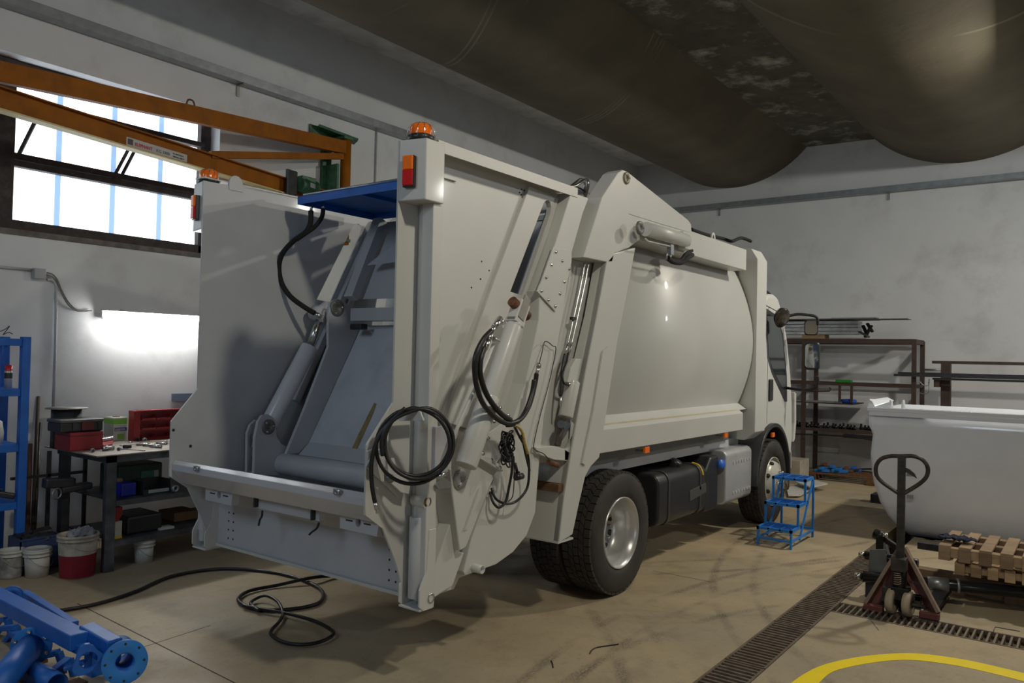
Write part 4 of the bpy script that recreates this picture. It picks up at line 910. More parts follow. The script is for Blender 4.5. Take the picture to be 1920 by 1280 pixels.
# blue platform over the hopper
zp = 3.235
pa, pb, pc_ = V(562, 376, z=zp), V(745, 347, z=zp), V(694, 405, z=zp)
x0_, x1_ = -1.92, -1.07
py0, py1 = .82, -1.03
pf = MB()
pf.box((x0_, py1, zp-.02), (x0_+.008, py0, zp+.045)).box((x1_-.008, py1, zp-.02), (x1_, py0, zp+.045)).box((x0_, py0-.008, zp-.02), (x1_, py0, zp+.045)).box((x0_, py1, zp+.037), (x1_, py0, zp+.045))
for yy in (.2, -.4): pf.box((x0_, yy-.02, zp+.01), (x1_, yy+.02, zp+.037))
plf = build('blue_cover_frame', pf, BLUE, T, label='blue sheet-metal cover above the hopper')
build('cover_pipe', MB().tube([(x0_+.04, py0-.03, zp+.06), (x0_+.04, py1+.02, zp+.06)], .012, 8).tube(cat([(x0_+.05, -.55, zp+.06), (x0_+.02, -.62, zp+.10), (x0_+.05, -.75, zp+.12), (x0_+.02, -.9, zp+.09)]), .008, 8), GALV, plf)
# the two sleeved hoses joining into one inside the hopper
def hx(l): return [V(a, b, x=c) for a, b, c in l]
hA = hx([(583, 395, -1.88), (582, 418, -1.88), (573, 435, -1.90), (550, 452, -1.92), (530, 475, -1.93), (523, 500, -1.92), (528, 530, -1.90), (545, 556, -1.86), (570, 575, -1.80), (590, 587, -1.75)])
for i, p in enumerate(hA): pass
sh_ = build('sleeved_hose', MB().tube(cat(hA, 6), [.021]*len(cat(hA, 6)), 12), SLEEVE, T, label='thick black sleeved hose hanging inside the hopper')
build('sleeved_hose', MB().tube(cat(hx([(606, 392, -1.80), (603, 408, -1.82), (590, 425, -1.86), (572, 438, -1.90), (556, 449, -1.92)]), 6), .018, 12), SLEEVE, T)
build('hose_fittings', MB().cyl(V(584, 382, x=-1.88), V(583, 398, x=-1.88), .012, 8).cyl(V(606, 380, x=-1.80), V(606, 394, x=-1.80), .012, 8).cyl(V(588, 586, x=-1.75), V(602, 594, x=-1.72), .018, 8), STEEL, sh_)
# lifting lug on the left plate
c = V(440, 350, y=YP); build('lifting_lug', MB().prism([[Vector((c.x+.06*math.cos(a), YP, 3.33+.06*math.sin(a))) for a in [i*PI/8 for i in range(9)]]+[Vector((c.x-.06, YP, 3.27)), Vector((c.x+.06, YP, 3.27))]], (0, -.02, 0)), GREYW, T)
# small holes on the side plates
m = MB()
for p in ((903, 490), (917, 507), (901, 523), (884, 539), (978, 355), (983, 357), (974, 361), (977, 365), (979, 370), (987, 357)): m.lathe(V(*p, y=-YP-.001), (0, -1, 0), [(.006, -.002), (.006, .002), (0, .002)], 8)
for p in ((357, 836), (325, 806), (345, 876)): m.lathe(V(*p, y=YP-.014), (0, -1, 0), [(.011, -.002), (.011, .003), (0, .003)], 12)
build('drilled_holes', m, SEAM, T)

# loose wooden block on the mudguard
m = MB().box(V(1006, 896, x=-.95), V(1066, 918, x=-.95)+Vector((0, 0, 0)))
a, c = V(1005, 896, x=-.88), V(1063, 918, x=-.88)
m = MB().box((-1.03, -.84, c.z), (-.955, -1.20, a.z)); build('wooden_block', m, WOODD, loc=(-.92, (a.y+c.y)/2, c.z), label='dark brown wooden block wedged behind the rear mudguard', category='wooden block', bevel=.004)
# ------------------------------------------------------------------ left wall fittings
LAMP = M('tube_lamp_diffuser', (1, 1, 1), .4, var=0, emit=74, emitcol=(1.0, .985, .94))
zt = V(182, 590, y=WY-.13).z
t = thing('tube_lamp', 'long lit tube lamp fixed to the left wall above the workbench', 'wall lamp', (-1.42, WY-.04, zt-.05))
build('lamp_base', MB().box((-2.04, WY-.115, zt-.035), (-.80, WY-.085, zt+.05)), M('lamp_grey', (.4, .4, .4), .5), t, bevel=.008)
d_ = MB().prism([Vector((-2.03, WY-.115-y, zt+z)) for y, z in ((0, -.042), (.03, -.042), (.05, -.02), (.05, .018), (.03, .04), (0, .04))], (1.22, 0, 0)); build('diffuser', d_, LAMP, t, bevel=.008, seg=3)
build('lamp_hood', MB().box((-2.05, WY-.170, zt+.047), (-.79, WY-.085, zt+.055)), M('lamp_grey', (.4, .4, .4), .5), t)
build('mounting_clip', MB().box((-1.80, WY-.10, zt+.0), (-1.76, WY-.012, zt+.02)).box((-1.80, WY-.02, zt+.02), (-1.76, WY-.012, zt+.085)), WPLAST, t)
jb = V(73, 513, y=WY-.05)
t = thing('junction_box', 'grey electrical junction box on the left wall beside the lamp cable', 'junction box', (jb.x, WY, jb.z-.05))
build('box_body', MB().box((jb.x-.055, WY-.075, jb.z-.05), (jb.x+.055, WY-.012, jb.z+.05)), M('grey_pvc', (.34, .35, .36), .5, var=.05), t, bevel=.006)
build('box_lid', MB().box((jb.x-.05, WY-.082, jb.z-.045), (jb.x+.05, WY-.075, jb.z+.045)), M('grey_pvc', (.34,)*3), t, bevel=.003)
PVC = M('grey_conduit', (.42, .43, .45), .45, var=.06)
def wl_(l, dy=.02): return [V(a, b, y=WY-dy) for a, b in l]
build('wall_conduit', MB().tube(cat(wl_([(88, 524), (96, 524), (103, 530), (106, 545)]) )+wl_([(104, 640), (100, 762)]), .013, 12), PVC, label='vertical grey conduit running down to the workbench', category='conduit')
build('wall_conduit', MB().tube([Vector((-5, WY-.03, jb.z+.035)), Vector((jb.x-.05, WY-.03, jb.z+.035))], .011, 12), PVC, label='horizontal grey conduit entering the junction box', category='conduit')
FLX = M('grey_flexible_cable', (.16, .155, .14), .5, var=.05)
for k, dd in enumerate((0, 5)):
    build('lamp_cable', MB().tube(cat(wl_([(88, 511+dd), (98, 514+dd), (107, 524+dd), (116, 545+dd), (128, 566+dd), (143, 580+dd*.4), (158, 583), (172, 582)], .035)), .007, 10), FLX, label=['upper grey cable from junction box to tube lamp', 'lower grey cable from junction box to tube lamp'][k], category='cable', group='lamp cables')
build('wall_conduit', MB().cyl((1.79, WY-.02, 3.0), (1.79, WY-.02, 5.19), .012, 12), PVC, label='thin vertical conduit between the crane column and the amber beacon', category='conduit')
c0, c1_ = V(322, 738, y=WY-.02), V(362, 751, y=WY-.02)
build('wall_plate', MB().box((c0.x, WY-.03, c1_.z), (c1_.x+.35, WY-.012, c0.z)), M('blue_grey_plate', (.16, .22, .30), .4, .2), label='small blue-grey strip on the wall beside the open tailgate', category='wall plate')

# ------------------------------------------------------------------ blue shelving rack (left edge)
YS = 3.36
def Z(px, py, y=YS): return V(px, py, y=y).z
sx0 = V(33, 800, y=YS).x; sx1 = V(52, 800, y=YS).x
ztop = Z(40, 631)
t = thing('blue_shelving_rack', 'blue steel shelving rack at the left edge of the photo', 'rack', ((sx0+sx1)/2-.7, YS+.2, 0))
def post(x, y): build('upright', MB().box((x-.035, y-.035, 0), (x+.035, y+.035, ztop)), BLUE, t, bevel=.004)
xr = (sx0+sx1)/2
for x in (xr, xr-1.5):
    for y in (YS, YS+.45): post(x, y)
for py in (641, 736, 841, 949):
    z = Z(15, py)
    m = MB()
    for y in (YS, YS+.45): m.box((xr-1.5, y-.02, z-.032), (xr-.035, y+.02, z+.032))
    for x in (xr, xr-1.5): m.box((x-.02, YS+.02, z-.03), (x+.02, YS+.43, z+.03))
    build('shelf_beam', m, BLUE, t, bevel=.003)
    if py != 641: build('shelf_panel', MB().box((xr-1.5, YS+.02, z+.024), (xr-.02, YS+.43, z+.034)), BLUE, t)
z = Z(15, 736)+.034; c = V(15, 728, y=YS+.12)
t = thing('spray_can', 'red-capped spray can on the blue rack', 'spray can', (c.x, YS+.12, z))
build('can_body', MB().lathe((c.x, YS+.12, z), (0, 0, 1), [(0, 0), (.033, 0), (.033, .15), (.027, .165), (0, .165)], 24), M('can_white', (.45, .45, .45), .3, .3, var=.1), t)
build('can_band', MB().lathe((c.x, YS+.12, z+.09), (0, 0, 1), [(.0335, 0), (.0335, .05)], 24), DSTEEL, t); build('can_cap', MB().lathe((c.x, YS+.12, z+.155), (0, 0, 1), [(.030, 0), (.030, .055), (0, .055)], 24), M('red_cap', (.5, .01, .015), .35), t)
c = V(3, 812, y=YS+.15); zb = Z(15, 841)+.034
build('plastic_bottle', MB().lathe((c.x-.06, YS+.15, zb), (0, 0, 1), [(0, 0), (.07, 0), (.075, .1), (.06, .2), (.02, .23), (.02, .26), (0, .26)], 24), WPLAST, label='pale plastic bottle on the blue rack below the spray can', category='bottle')
zb = Z(15, 949)+.034; c = V(14, 925, y=YS+.05)
t = thing('hand_tool', 'dark grey angle grinder lying on the lower shelf of the blue rack', 'power tool', (c.x, YS+.1, zb))
build('tool_body', MB().bar((c.x-.16, YS+.12, zb+.10), (c.x+.06, YS+.05, zb+.04), .07, .05), DSTEEL, t, bevel=.01); build('tool_disc', MB().lathe((c.x-.08, YS+.10, zb+.10), (0, .4, 1), [(0, 0), (.06, 0), (.06, .006), (0, .006)], 24), GALV, t)
build('thin_wire', MB().tube(cat([V(0, 628, y=YS)+Vector((-.05, 0, .01)), V(8, 618, y=YS), V(18, 611, y=YS), V(10, 622, y=YS), V(6, 627, y=YS), V(16, 623, y=YS), V(24, 626, y=YS)]), .0035, 6), BLACK, label='loose black wire on top of the blue rack', category='wire')
# leaning bars
def lean(nm, p0, p1, r, mat, lab, sq=False):
    a = V(*p0, y=3.55); a = Vector((a.x, 3.5, 0)); q = V(*p1, y=WY-.03); m = MB()
    if sq: m.bar(a+Vector((0, 0, .003)), q, r*2, r*2)
    else: m.cyl(a+Vector((0, 0, .01)), q, r)
    build('steel_bar', m, mat, loc=a, label=lab, category='steel bar')
lean('', (56, 978), (72, 743), .016, M('dark_rusty_bar', (.05, .032, .022), .7, .3, var=.3), 'tallest rusty bar leaning on the wall beside the blue rack')
lean('', (60, 975), (76, 792), .014, DSTEEL, 'shorter dark bar leaning right of the tallest rusty bar')
lean('', (48, 970), (57, 832), .02, M('red_brown_bar', (.09, .035, .025), .7, var=.3), 'short red-brown bar leaning nearest the blue rack')
build('floor_pole_base', MB().box(V(45, 975, y=3.4), V(62, 985, y=3.5)), DSTEEL, label='dark foot block under the leaning bars', category='block') if False else None

# ------------------------------------------------------------------ workbench
BX0, BX1, BY0, BY1, BZ = -2.60, .9, 2.62, 3.66, 1.055
t = wb_ = thing('workbench', 'long grey-topped steel workbench along the left wall behind the tailgate', 'workbench', (-1.0, 3.1, 0))
TOP = M('worn_bench_top', (.30, .27, .23), .5, .25, var=.15, scale=8, dirt=(.15, .13, .11), dscale=6, damt=.5)
BFR = M('grey_black_bench_steel', (.085, .088, .098), .5, .5, var=.3, scale=8, dirt=(.22, .23, .27), dscale=2.5, damt=.9)
build('bench_top', MB().box((BX0, BY0, BZ-.012), (BX1, BY1, BZ)), TOP, t, bevel=.002)
build('bench_apron', MB().box((-2.50, BY0+.03, BZ-.075), (BX1, BY0+.04, BZ-.012)).box((-2.50, BY0+.03, BZ-.075), (-2.49, BY1-.05, BZ-.012)), BFR, t)
for (x, y) in ((-2.45, BY0+.06), (-2.45, BY1-.1), (-.7, BY0+.06), (.8, BY0+.06), (-.7, BY1-.1), (.8, BY1-.1)): build('leg', MB().box((x-.045, y-.03, 0), (x+.045, y+.03, BZ-.012)), BFR, t, bevel=.003)
for z in (.63, .27): build('shelf', MB().box((-2.40, BY0+.05, z-.015), (BX1, BY1-.1, z)).box((-2.40, BY0+.04, z-.05), (BX1, BY0+.05, z)), BFR, t)
# side stand with a vice left of the leg
t = thing('machine_vice', 'black bench vice clamped in the shadow at the left end of the workbench', 'vice', (-2.75, 3.2, .62))
vx = V(112, 905, y=3.2)
m = MB().bar((vx.x-.16, 3.15, vx.z+.02), (vx.x+.10, 3.15, vx.z), .10, .09).bar((vx.x-.02, 3.15, vx.z-.06), (vx.x+.25, 3.15, vx.z-.04), .12, .06); build('vice_body', m, DSTEEL, t, bevel=.015, seg=3)
build('vice_ring', MB().lathe(V(106, 925, y=3.1), (.3, -1, 0), [(.045, 0), (.055, .006), (.045, .012), (.035, .006)], 24, closed=True), GALV, t)
build('vice_post', MB().box((vx.x+.03, 3.22, 0), (vx.x+.09, 3.29, vx.z-.06)), DSTEEL, t)
t = wb_
for px_ in (92, 160): 
    q = V(px_, 880, y=3.45); build('end_leg', MB().box((q.x-.015, 3.44, 0), (q.x+.015, 3.47, 1.03)), DSTEEL, t)
build('cross_bar', MB().box((V(20, 885, y=3.46).x, 3.44, .79), (V(160, 885, y=3.46).x, 3.47, .815)), DSTEEL, t)
# things on the bench
def onb(px, py, z=BZ): return V(px, py, z=z)
a, b_ = onb(127, 845), onb(186, 842)
rb_ = thing('tool_case', 'large red metal case under the black toolbox on the workbench', 'tool case', ((a.x+b_.x)/2, 3.05, BZ))
cx0, cx1, cy0, cy1 = -2.55, -2.16, 2.86, 3.44
a = V(124, 845, z=BZ); b_ = V(186, 842, z=BZ)
cx0, cy0, cx1 = a.x, min(a.y, b_.y), V(186, 842, y=a.y).x
zh = V(124, 812, y=cy0).z
build('case_body', MB().box((cx0, cy0, BZ), (cx1, cy0+.33, zh)), REDP, rb_, bevel=.01); build('case_rim', MB().box((cx0-.004, cy0-.004, zh-.035), (cx1+.004, cy0+.334, zh-.028)), M('dark_red', (.12, .01, .012), .5), rb_)
tb = thing('toolbox', 'black plastic toolbox with a dark red latch on top of the red case', 'toolbox', ((cx0+cx1)/2, cy0+.15, zh))
ta, tb_ = V(113, 812, y=cy0+.03), V(193, 810, y=cy0+.03); th = V(150, 786, y=cy0+.03).z
build('box_body', MB().box((ta.x, cy0+.03, zh+.002), (tb_.x, cy0+.30, th-.03)), BPLAST, tb, bevel=.012)
build('box_lid', MB().box((ta.x-.004, cy0+.02, th-.03), (tb_.x+.004, cy0+.31, th)), M('grey_lid', (.10, .10, .10), .5, var=.1), tb, bevel=.01)
build('latch', MB().box((V(155, 800, y=cy0).x, cy0+.012, zh+.015), (V(178, 800, y=cy0).x, cy0+.03, th-.02)), M('dark_red', (.12, .01, .012), .5), tb, bevel=.004, label='dark red latch')
for px_ in (141, 188): q = V(px_, 797, y=cy0+.02); build('side_latch', MB().box((q.x-.02, cy0+.018, zh+.02), (q.x+.02, cy0+.03, th-.02)), DSTEEL, tb)
zs = th; sp = V(126, 784, y=cy0+.2)
sp = thing('cable_spool', 'black round spool behind the toolbox on the workbench', 'spool', (V(128, 780, y=3.45).x, 3.40, BZ))
q = V(128, 787, y=3.40); build('spool_core', MB().lathe((q.x, 3.44, BZ), (0, 0, 1), [(0, 0), (.13, 0), (.13, V(128, 767, y=3.4).z-BZ), (0, V(128, 767, y=3.4).z-BZ)], 32), BPLAST, sp)
zf = V(128, 766, y=3.4).z; build('spool_flange', MB().lathe((q.x, 3.44, zf), (0, 0, 1), [(0, 0), (.18, 0), (.18, .008), (0, .008)], 32), M('flange_grey', (.20, .19, .17), .5, .3, var=.2), sp)
# tin
a = V(214, 827, z=BZ); r = MB()
t = thing('square_tin', 'square white tin with a green top and blue name band on the workbench', 'tin', (a.x+.08, a.y+.07, BZ))
tw = V(237, 824, y=a.y).x-a.x; thh = V(214, 783, y=a.y).z-BZ
build('tin_body', r.box((a.x-.01, a.y, BZ), (a.x+tw, a.y+.20, BZ+thh)), M('tin_white', (.52, .54, .50), .35, .2, var=.05), t, bevel=.004)
GRN = M('tin_green', (.20, .48, .05), .4, var=.05); NAVY = M('tin_navy', (.04, .05, .22), .4)
build('green_band', MB().box((a.x-.012, a.y-.002, BZ+thh*.72), (a.x+tw+.001, a.y+.202, BZ+thh*.94)), GRN, t, label='bright green top band')
build('green_square', MB().box((a.x+.25*tw, a.y-.003, BZ+thh*.08), (a.x+.78*tw, a.y, BZ+thh*.30)), GRN, t)
build('name_band', MB().box((a.x, a.y-.003, BZ+thh*.42), (a.x+tw, a.y, BZ+thh*.57)), NAVY, t)
build('name_lettering', MB().text('GEBOSIL', (a.x+.02*tw, a.y-.0045, BZ+thh*.45), (1, 0, 0), (0, 0, 1), tw*.235, .0006), M('letter_white', (.8, .8, .8), .5, var=0), t)
build('tin_lid', MB().lathe((a.x+tw*.5, a.y+.1, BZ+thh), (0, 0, 1), [(0, 0), (.035, 0), (.035, .008), (0, .008)], 20), M('tin_lid_red', (.25, .12, .09), .5), t)
# red organiser
oy = 3.52; q0, q1 = V(250, 826, y=oy), V(336, 822, y=oy); zt0 = V(262, 770, y=oy).z
t = thing('parts_organiser', 'red metal small-parts cabinet with open bins against the wall', 'organiser', ((q0.x+q1.x)/2+.3, oy+.06, BZ))
ox1 = q1.x+.55; RP = M('bright_red_cabinet', (.26, .010, .014), .4, var=.12)
build('organiser_back', MB().box((q0.x, oy+.10, BZ), (ox1, oy+.11, zt0)), RP, t); build('organiser_side', MB().box((q0.x, oy, BZ), (q0.x+.07, oy+.10, zt0)).box((ox1-.01, oy, BZ), (ox1, oy+.10, zt0)), RP, t, bevel=.002)
hh = (zt0-BZ)/3
for k in range(4): build('organiser_shelf', MB().box((q0.x+.07, oy-.0, BZ+hh*k*.97), (ox1, oy+.10, BZ+hh*k*.97+.012)), RP, t)
for k in range(3):
    nb = 6
    for j in range(nb):
        x_ = q0.x+.08+(ox1-q0.x-.09)*j/nb; w_ = (ox1-q0.x-.09)/nb*.92
        build('bin', MB().prism([Vector((x_, y_, z_)) for y_, z_ in ((oy-.012, BZ+hh*k*.97+.014), (oy-.02, BZ+hh*k*.97+.030), (oy-.014, BZ+hh*k*.97+.030), (oy-.006, BZ+hh*k*.97+.018), (oy+.09, BZ+hh*k*.97+.018), (oy+.09, BZ+hh*k*.97+.014))], (w_, 0, 0)).box((x_, oy, BZ+hh*k*.97+.014), (x_+.003, oy+.09, BZ+hh*k*.97+.06)), RP, t)
# sockets and spanners
def socket(px, py, dx, dy, ln, r, lab, mat=STEEL):
    c = onb(px, py); d = Vector((dx, dy, 0)).normalized(); p = Vector((c.x, c.y, BZ+r+.001))
    o = build('socket', MB().lathe(p, d, [(r*.6, 0), (r, 0), (r, ln*.5), (r*.86, ln*.55), (r*.86, ln), (r*.5, ln), (r*.5, ln*.3), (0, ln*.3)], 20), mat, loc=Vector((c.x, c.y, BZ)), label=lab, category='socket', group='chrome sockets on the workbench')
socket(178, 842, .9, .3, .09, .020, 'chrome socket nearest the left end of the bench')
socket(192, 845, .95, -.2, .10, .022, 'chrome socket lying second from the red case')
socket(174, 848, .3, .9, .04, .018, 'short dark socket at the very edge of the bench', GALV)
socket(232, 842, .9, .1, .07, .020, 'black socket in the middle of the scattered tools', DSTEEL)
socket(222, 845, .5, .6, .05, .017, 'small steel ring-like socket left of the black one', GALV)
socket(281, 836, -.6, .7, .13, .014, 'long deep chrome socket left of the pair by the tailgate')
socket(292, 838, -.6, .7, .12, .015, 'long deep chrome socket near the right end of the visible bench')
socket(303, 840, -.6, .7, .11, .017, 'chrome deep socket nearest the open tailgate')
socket(313, 834, -.5, .8, .11, .014, 'chrome deep socket just left of the tailgate plate')
socket(272, 828, 0.2, 1, .04, .020, 'squat chrome nut socket in front of the red cabinet', GALV)
socket(258, 827, 0.6, 1, .05, .018, 'dull socket left of the squat nut socket', DSTEEL)
def spanner(px, py, ang, ln, lab):
    c = onb(px, py); c.z = BZ+.002; d = Vector((math.cos(ang), math.sin(ang), 0)); n = Vector((-d.y, d.x, 0)); m = MB()
    m.bar(c, c+d*ln, .016, .006); m.lathe(c+Vector((0, 0, -.002)), (0, 0, 1), [(.011, 0), (.022, 0), (.022, .01), (.011, .01)], 20, closed=True)
    e = c+d*ln; m.prism([[e-n*.012, e+n*.02+d*.01, e+n*.024+d*.035, e+n*.011+d*.04, e+n*.009+d*.018, e-n*.009+d*.018, e-n*.011+d*.04, e-n*.024+d*.035, e-n*.02+d*.01]], (0, 0, .009))
    build('spanner', m, STEEL, loc=c, label=lab, category='spanner', group='spanners on the workbench')
spanner(268, 845, 1.9, .20, 'chrome combination spanner lying towards the bench edge'); spanner(228, 836, .35, .24, 'chrome spanner lying behind the black socket')
spanner(310, 828, 2.6, .16, 'chrome ring spanner with its ring towards the tailgate'); spanner(244, 830, .1, .2, 'chrome spanner in front of the square tin')
m = MB(); a = onb(188, 836); t = thing('socket_rail', 'dark red tray with a row of chrome sockets beside the red case', 'tray', (a.x+.08, a.y+.08, BZ))
build('tray_base', MB().prism([[onb(188, 840), onb(210, 836), onb(213, 828), onb(190, 830)]], (0, 0, .018)), REDP, t)
for k in range(7): q = onb(191+3*k, 832-.6*k, BZ); build('tray_socket', MB().cyl((q.x, q.y, BZ+.02), (q.x+.02, q.y+.02, BZ+.055), .010, 10), STEEL, t)
# under the bench
def bxt(nm, px0, py0, px1, py1, y, dep, mat, lab, cat_, z=None, bev=.008):
    a, c = V(px0, py1, y=y), V(px1, py0, y=y); z0 = z if z is not None else a.z
    return build(nm, MB().box((a.x, y, z0+.001), (c.x, y+dep, c.z)), mat, loc=((a.x+c.x)/2, y+dep/2, z0), label=lab, category=cat_, bevel=bev)
gb = thing('storage_box', 'dark green plastic case with a pale printed label on the upper bench shelf', 'case', (-1.95, 3.2, .63))
a, c = V(222, 915, y=2.98), V(305, 866, y=2.98); build('case_body', MB().box((a.x, 2.98, .631), (c.x, 3.35, c.z)), M('dark_green_case', (.012, .03, .022), .5, var=.2), gb, bevel=.012)
q, q2 = V(264, 898, y=2.975), V(297, 880, y=2.975); build('case_label', MB().box((q.x, 2.974, q.z), (q2.x, 2.98, q2.z)), M('green_label', (.03, .13, .09), .5), gb); build('case_barcode', MB().box((q2.x-.045, 2.971, q.z), (q2.x, 2.974, q2.z)), M('pale_label', (.3, .32, .3), .5), gb)
bxt('plastic_bin', 228, 904, 256, 932, 2.80, .22, M('bin_blue', (.01, .02, .33), .4, var=.05), 'bright blue plastic bin on the upper bench shelf', 'bin', .631)
t = thing('open_bin', 'black open-fronted parts bin right of the blue bin', 'bin', (V(295, 920, y=2.75).x, 2.85, .631))
a, c = V(268, 925, y=2.75), V(320, 897, y=2.75)
build('bin_shell', MB().box((a.x, 2.75, .631), (a.x+.006, 2.96, c.z)).box((c.x-.006, 2.75, .631), (c.x, 2.96, c.z)).box((a.x, 2.95, .631), (c.x, 2.96, c.z)).box((a.x, 2.75, .631), (c.x, 2.96, .637)).box((a.x, 2.745, .631), (c.x, 2.752, .68)), BPLAST, t); build('bin_label', MB().box((a.x+.05, 2.738, .645), (c.x-.02, 2.744, .675)), M('pale_label', (.3, .32, .3), .5), t)
build('steel_roll', MB().lathe(V(326, 915, y=2.72)+Vector((0, .0, 0)), (0, -1, 0), [(.015, 0), (.035, 0), (.035, .04), (.015, .04)], 24, closed=True), GALV, label='small round steel roll beside the black open bin', category='roll')
bxt('cardboard_flap', 222, 896, 231, 903, 2.95, .15, CARD, 'small cardboard piece behind the blue bin', 'box', .631)
bxt('black_case', 238, 960, 305, 1003, 2.78, .40, BPLAST, 'large black plastic case on the lower bench shelf', 'case', .271, .02)
bxt('carton', 326, 955, 372, 988, 3.0, .3, CARD, 'brown cardboard box at the right of the lower bench shelf', 'box', .271)
t = thing('red_white_carton', 'red and white carton just right of the bench leg on the lower shelf', 'box', (V(222, 1000, y=2.72).x, 2.8, .271))
a, c = V(211, 1004, y=2.72), V(229, 976, y=2.72); build('white_part', MB().box((a.x, 2.72, .272), (c.x, 2.9, c.z)), WPLAST, t); build('yellow_foot', MB().box((a.x, 2.716, .272), (c.x, 2.72, .295)), YELP, t); c2 = V(229, 950, y=2.72); build('red_part', MB().prism([[Vector((a.x, 2.72, c.z)), Vector((a.x, 2.72, c2.z)), Vector((c.x, 2.72, c2.z)), Vector((c.x, 2.72, c2.z-.07)), Vector((c.x-.04, 2.72, c.z))]], (0, .15, 0)), REDP, t)
bxt('paper_sheet', 300, 986, 327, 990, 2.75, .12, WPLAST, 'white papers lying on the lower bench shelf', 'paper', .271, .001)
# buckets
def bucket(px, base, top, rt, lab, mat=WPLAST, h=None, lid=False, band=None, fill=None, rb=None):
    c = V(px, base, z=0); rb = rb or rt*.86
    # centre lies one radius behind the front edge
    dv = (c-CAM); dv.z = 0; dv.normalize(); c = c+dv*rb
    h = h or (V(px, top, y=c.y).z)
    t = thing('bucket', lab, 'bucket', (c.x, c.y, 0))
    build('bucket_body', MB().lathe(c, (0, 0, 1), [(0, 0.001), (rb, .001), (rt, h-.02), (rt-.006, h-.02), (rb-.006, .008), (0, .008)], 40), mat, t)
    build('bucket_rim', MB().lathe(c, (0, 0, 1), [(rt-.006, h-.05), (rt+.010, h-.05), (rt+.012, h-.042), (rt+.003, h-.04), (rt+.003, h-.022), (rt+.012, h-.02), (rt+.010, h), (rt-.006, h)], 40, closed=True), mat, t)
    if lid: build('bucket_lid', MB().lathe(c+Vector((0, 0, h)), (0, 0, 1), [(0, 0), (rt+.008, 0), (rt+.008, .012), (rt-.01, .014), (rt-.015, .006), (0, .006)], 40), mat, t)
    if band: build('printed_band', MB().lathe(c, (0, 0, 1), [(rb+.0015, .01), (rb+(rt-rb)*band[1]+.0015, h*band[1])], 40), band[0], t, label='printed band')
    if fill: build('bucket_contents', fill(c, rt, h), M('plastic_scrap', (.28, .28, .30), .5, var=.4, scale=25), t, label='crumpled plastic filling the bucket')
    build('handle', MB().tube(cat([c+Vector((math.cos(a+.4)*(rt+.012), math.sin(a+.4)*(rt+.012)*1.0, h-.03-.11*math.sin(a-PI))) for a in [PI+i*PI/10 for i in range(11)]], 3), .0025, 6), GALV, t)
    return t
def scrap(c, rt, h):
    m = MB(); rnd = random.Random(4)
    for k in range(26):
        a = rnd.uniform(0, 2*PI); rr_ = rnd.uniform(0, rt*.7); p = c+Vector((rr_*math.cos(a), rr_*math.sin(a), h-.03+rnd.uniform(0, .05)))
        m.obox(p, (rnd.uniform(.02, .05), rnd.uniform(-.02, .02), .01), (0, rnd.uniform(.02, .04), rnd.uniform(-.02, .02)), (0.004, 0, rnd.uniform(.004, .02)))
    return m
bucket(19, 1086, 1030, .100, 'open white bucket with a grey label at the left edge beneath the blue rack', band=(M('grey_label_print', (.30, .29, .27), .6, var=.4, scale=18), .8))
bucket(69, 1084, 1030, .104, 'plain white lidded bucket between the labelled bucket and the red one', lid=True)
bucket(144, 1087, 1000, .158, 'big dirty white bucket with a red printed band in front of the bench leg', band=(M('red_print', (.22, .008, .02), .5, var=.2), .55), fill=scrap, mat=M('mortar_plastic', (.42, .38, .31), .75, var=.25, scale=12, dirt=(.25, .23, .19), dscale=9, damt=.8))
bucket(269, 1057, 1013, .088, 'small white bucket on the floor under the workbench', lid=True)
t = thing('plastic_crate', 'dark blue plastic crate holding scrap behind the buckets', 'crate', (-2.75, 3.1, 0))
q = V(90, 1078, z=0); x_, y_ = -2.98, 3.16
CRB = M('dull_blue_crate', (.035, .06, .15), .6, var=.2)
build('crate_shell', MB().box((x_, y_, .01), (x_+.34, y_+.01, .30)).box((x_, y_+.25, .01), (x_+.34, y_+.26, .30)).box((x_, y_, .01), (x_+.01, y_+.26, .30)).box((x_+.33, y_, .01), (x_+.34, y_+.26, .30)).box((x_, y_, 0.005), (x_+.34, y_+.26, .02)).box((x_-.01, y_-.01, .285), (x_+.35, y_, .30)), CRB, t)
m = MB(); rnd = random.Random(8)
for k in range(24): p = Vector((x_+rnd.uniform(.05, .28), y_+rnd.uniform(.04, .22), .27+rnd.uniform(0, .05))); m.obox(p, (rnd.uniform(.02, .06), rnd.uniform(-.03, .03), .01), (0, rnd.uniform(.015, .04), .01), (0, .005, rnd.uniform(.005, .02)))
build('crate_contents', m, DSTEEL, t, label='metal offcuts filling the crate')

# ------------------------------------------------------------------ jib crane
p0 = Vector((.578, 3.694, 4.1)); pd = Vector((3.942, .813, 0)).normalized(); pn = Vector((0, 0, 1)).cross(pd)
t = thing('jib_crane', 'orange wall-mounted jib crane crossing in front of the high window', 'crane', (1.1, 3.7, 3.0))
p0 = p0+Vector((0, 0, .025)); E_ = p0-pd*6.2+Vector((0, 0, .03)); zr = 4.1-.005
m = MB(); m.bar(E_+Vector((0, 0, -.09)), p0+pd*.35+Vector((0, 0, -.09)), .012, .18); m.bar(E_+Vector((0, 0, 0)), p0+pd*.35+Vector((0, 0, 0)), .11, .012)
rail = build('jib_rail', m, CRANE, t, label='orange hoist rail'); build('rail_flange', MB().bar(E_+Vector((0, 0, -.187)), p0+pd*.35+Vector((0, 0, -.187)), .12, .014), CREAMY, rail, label='pale lower flange')
pil = Vector((1.02, 3.62, 0)); col_ = build('jib_column', MB().cyl((pil.x, pil.y, 3.45), (pil.x, pil.y, 4.88), .068, 28).cyl((pil.x, pil.y, 4.02), (pil.x, pil.y, 4.06), .085, 24), CRANE, t)
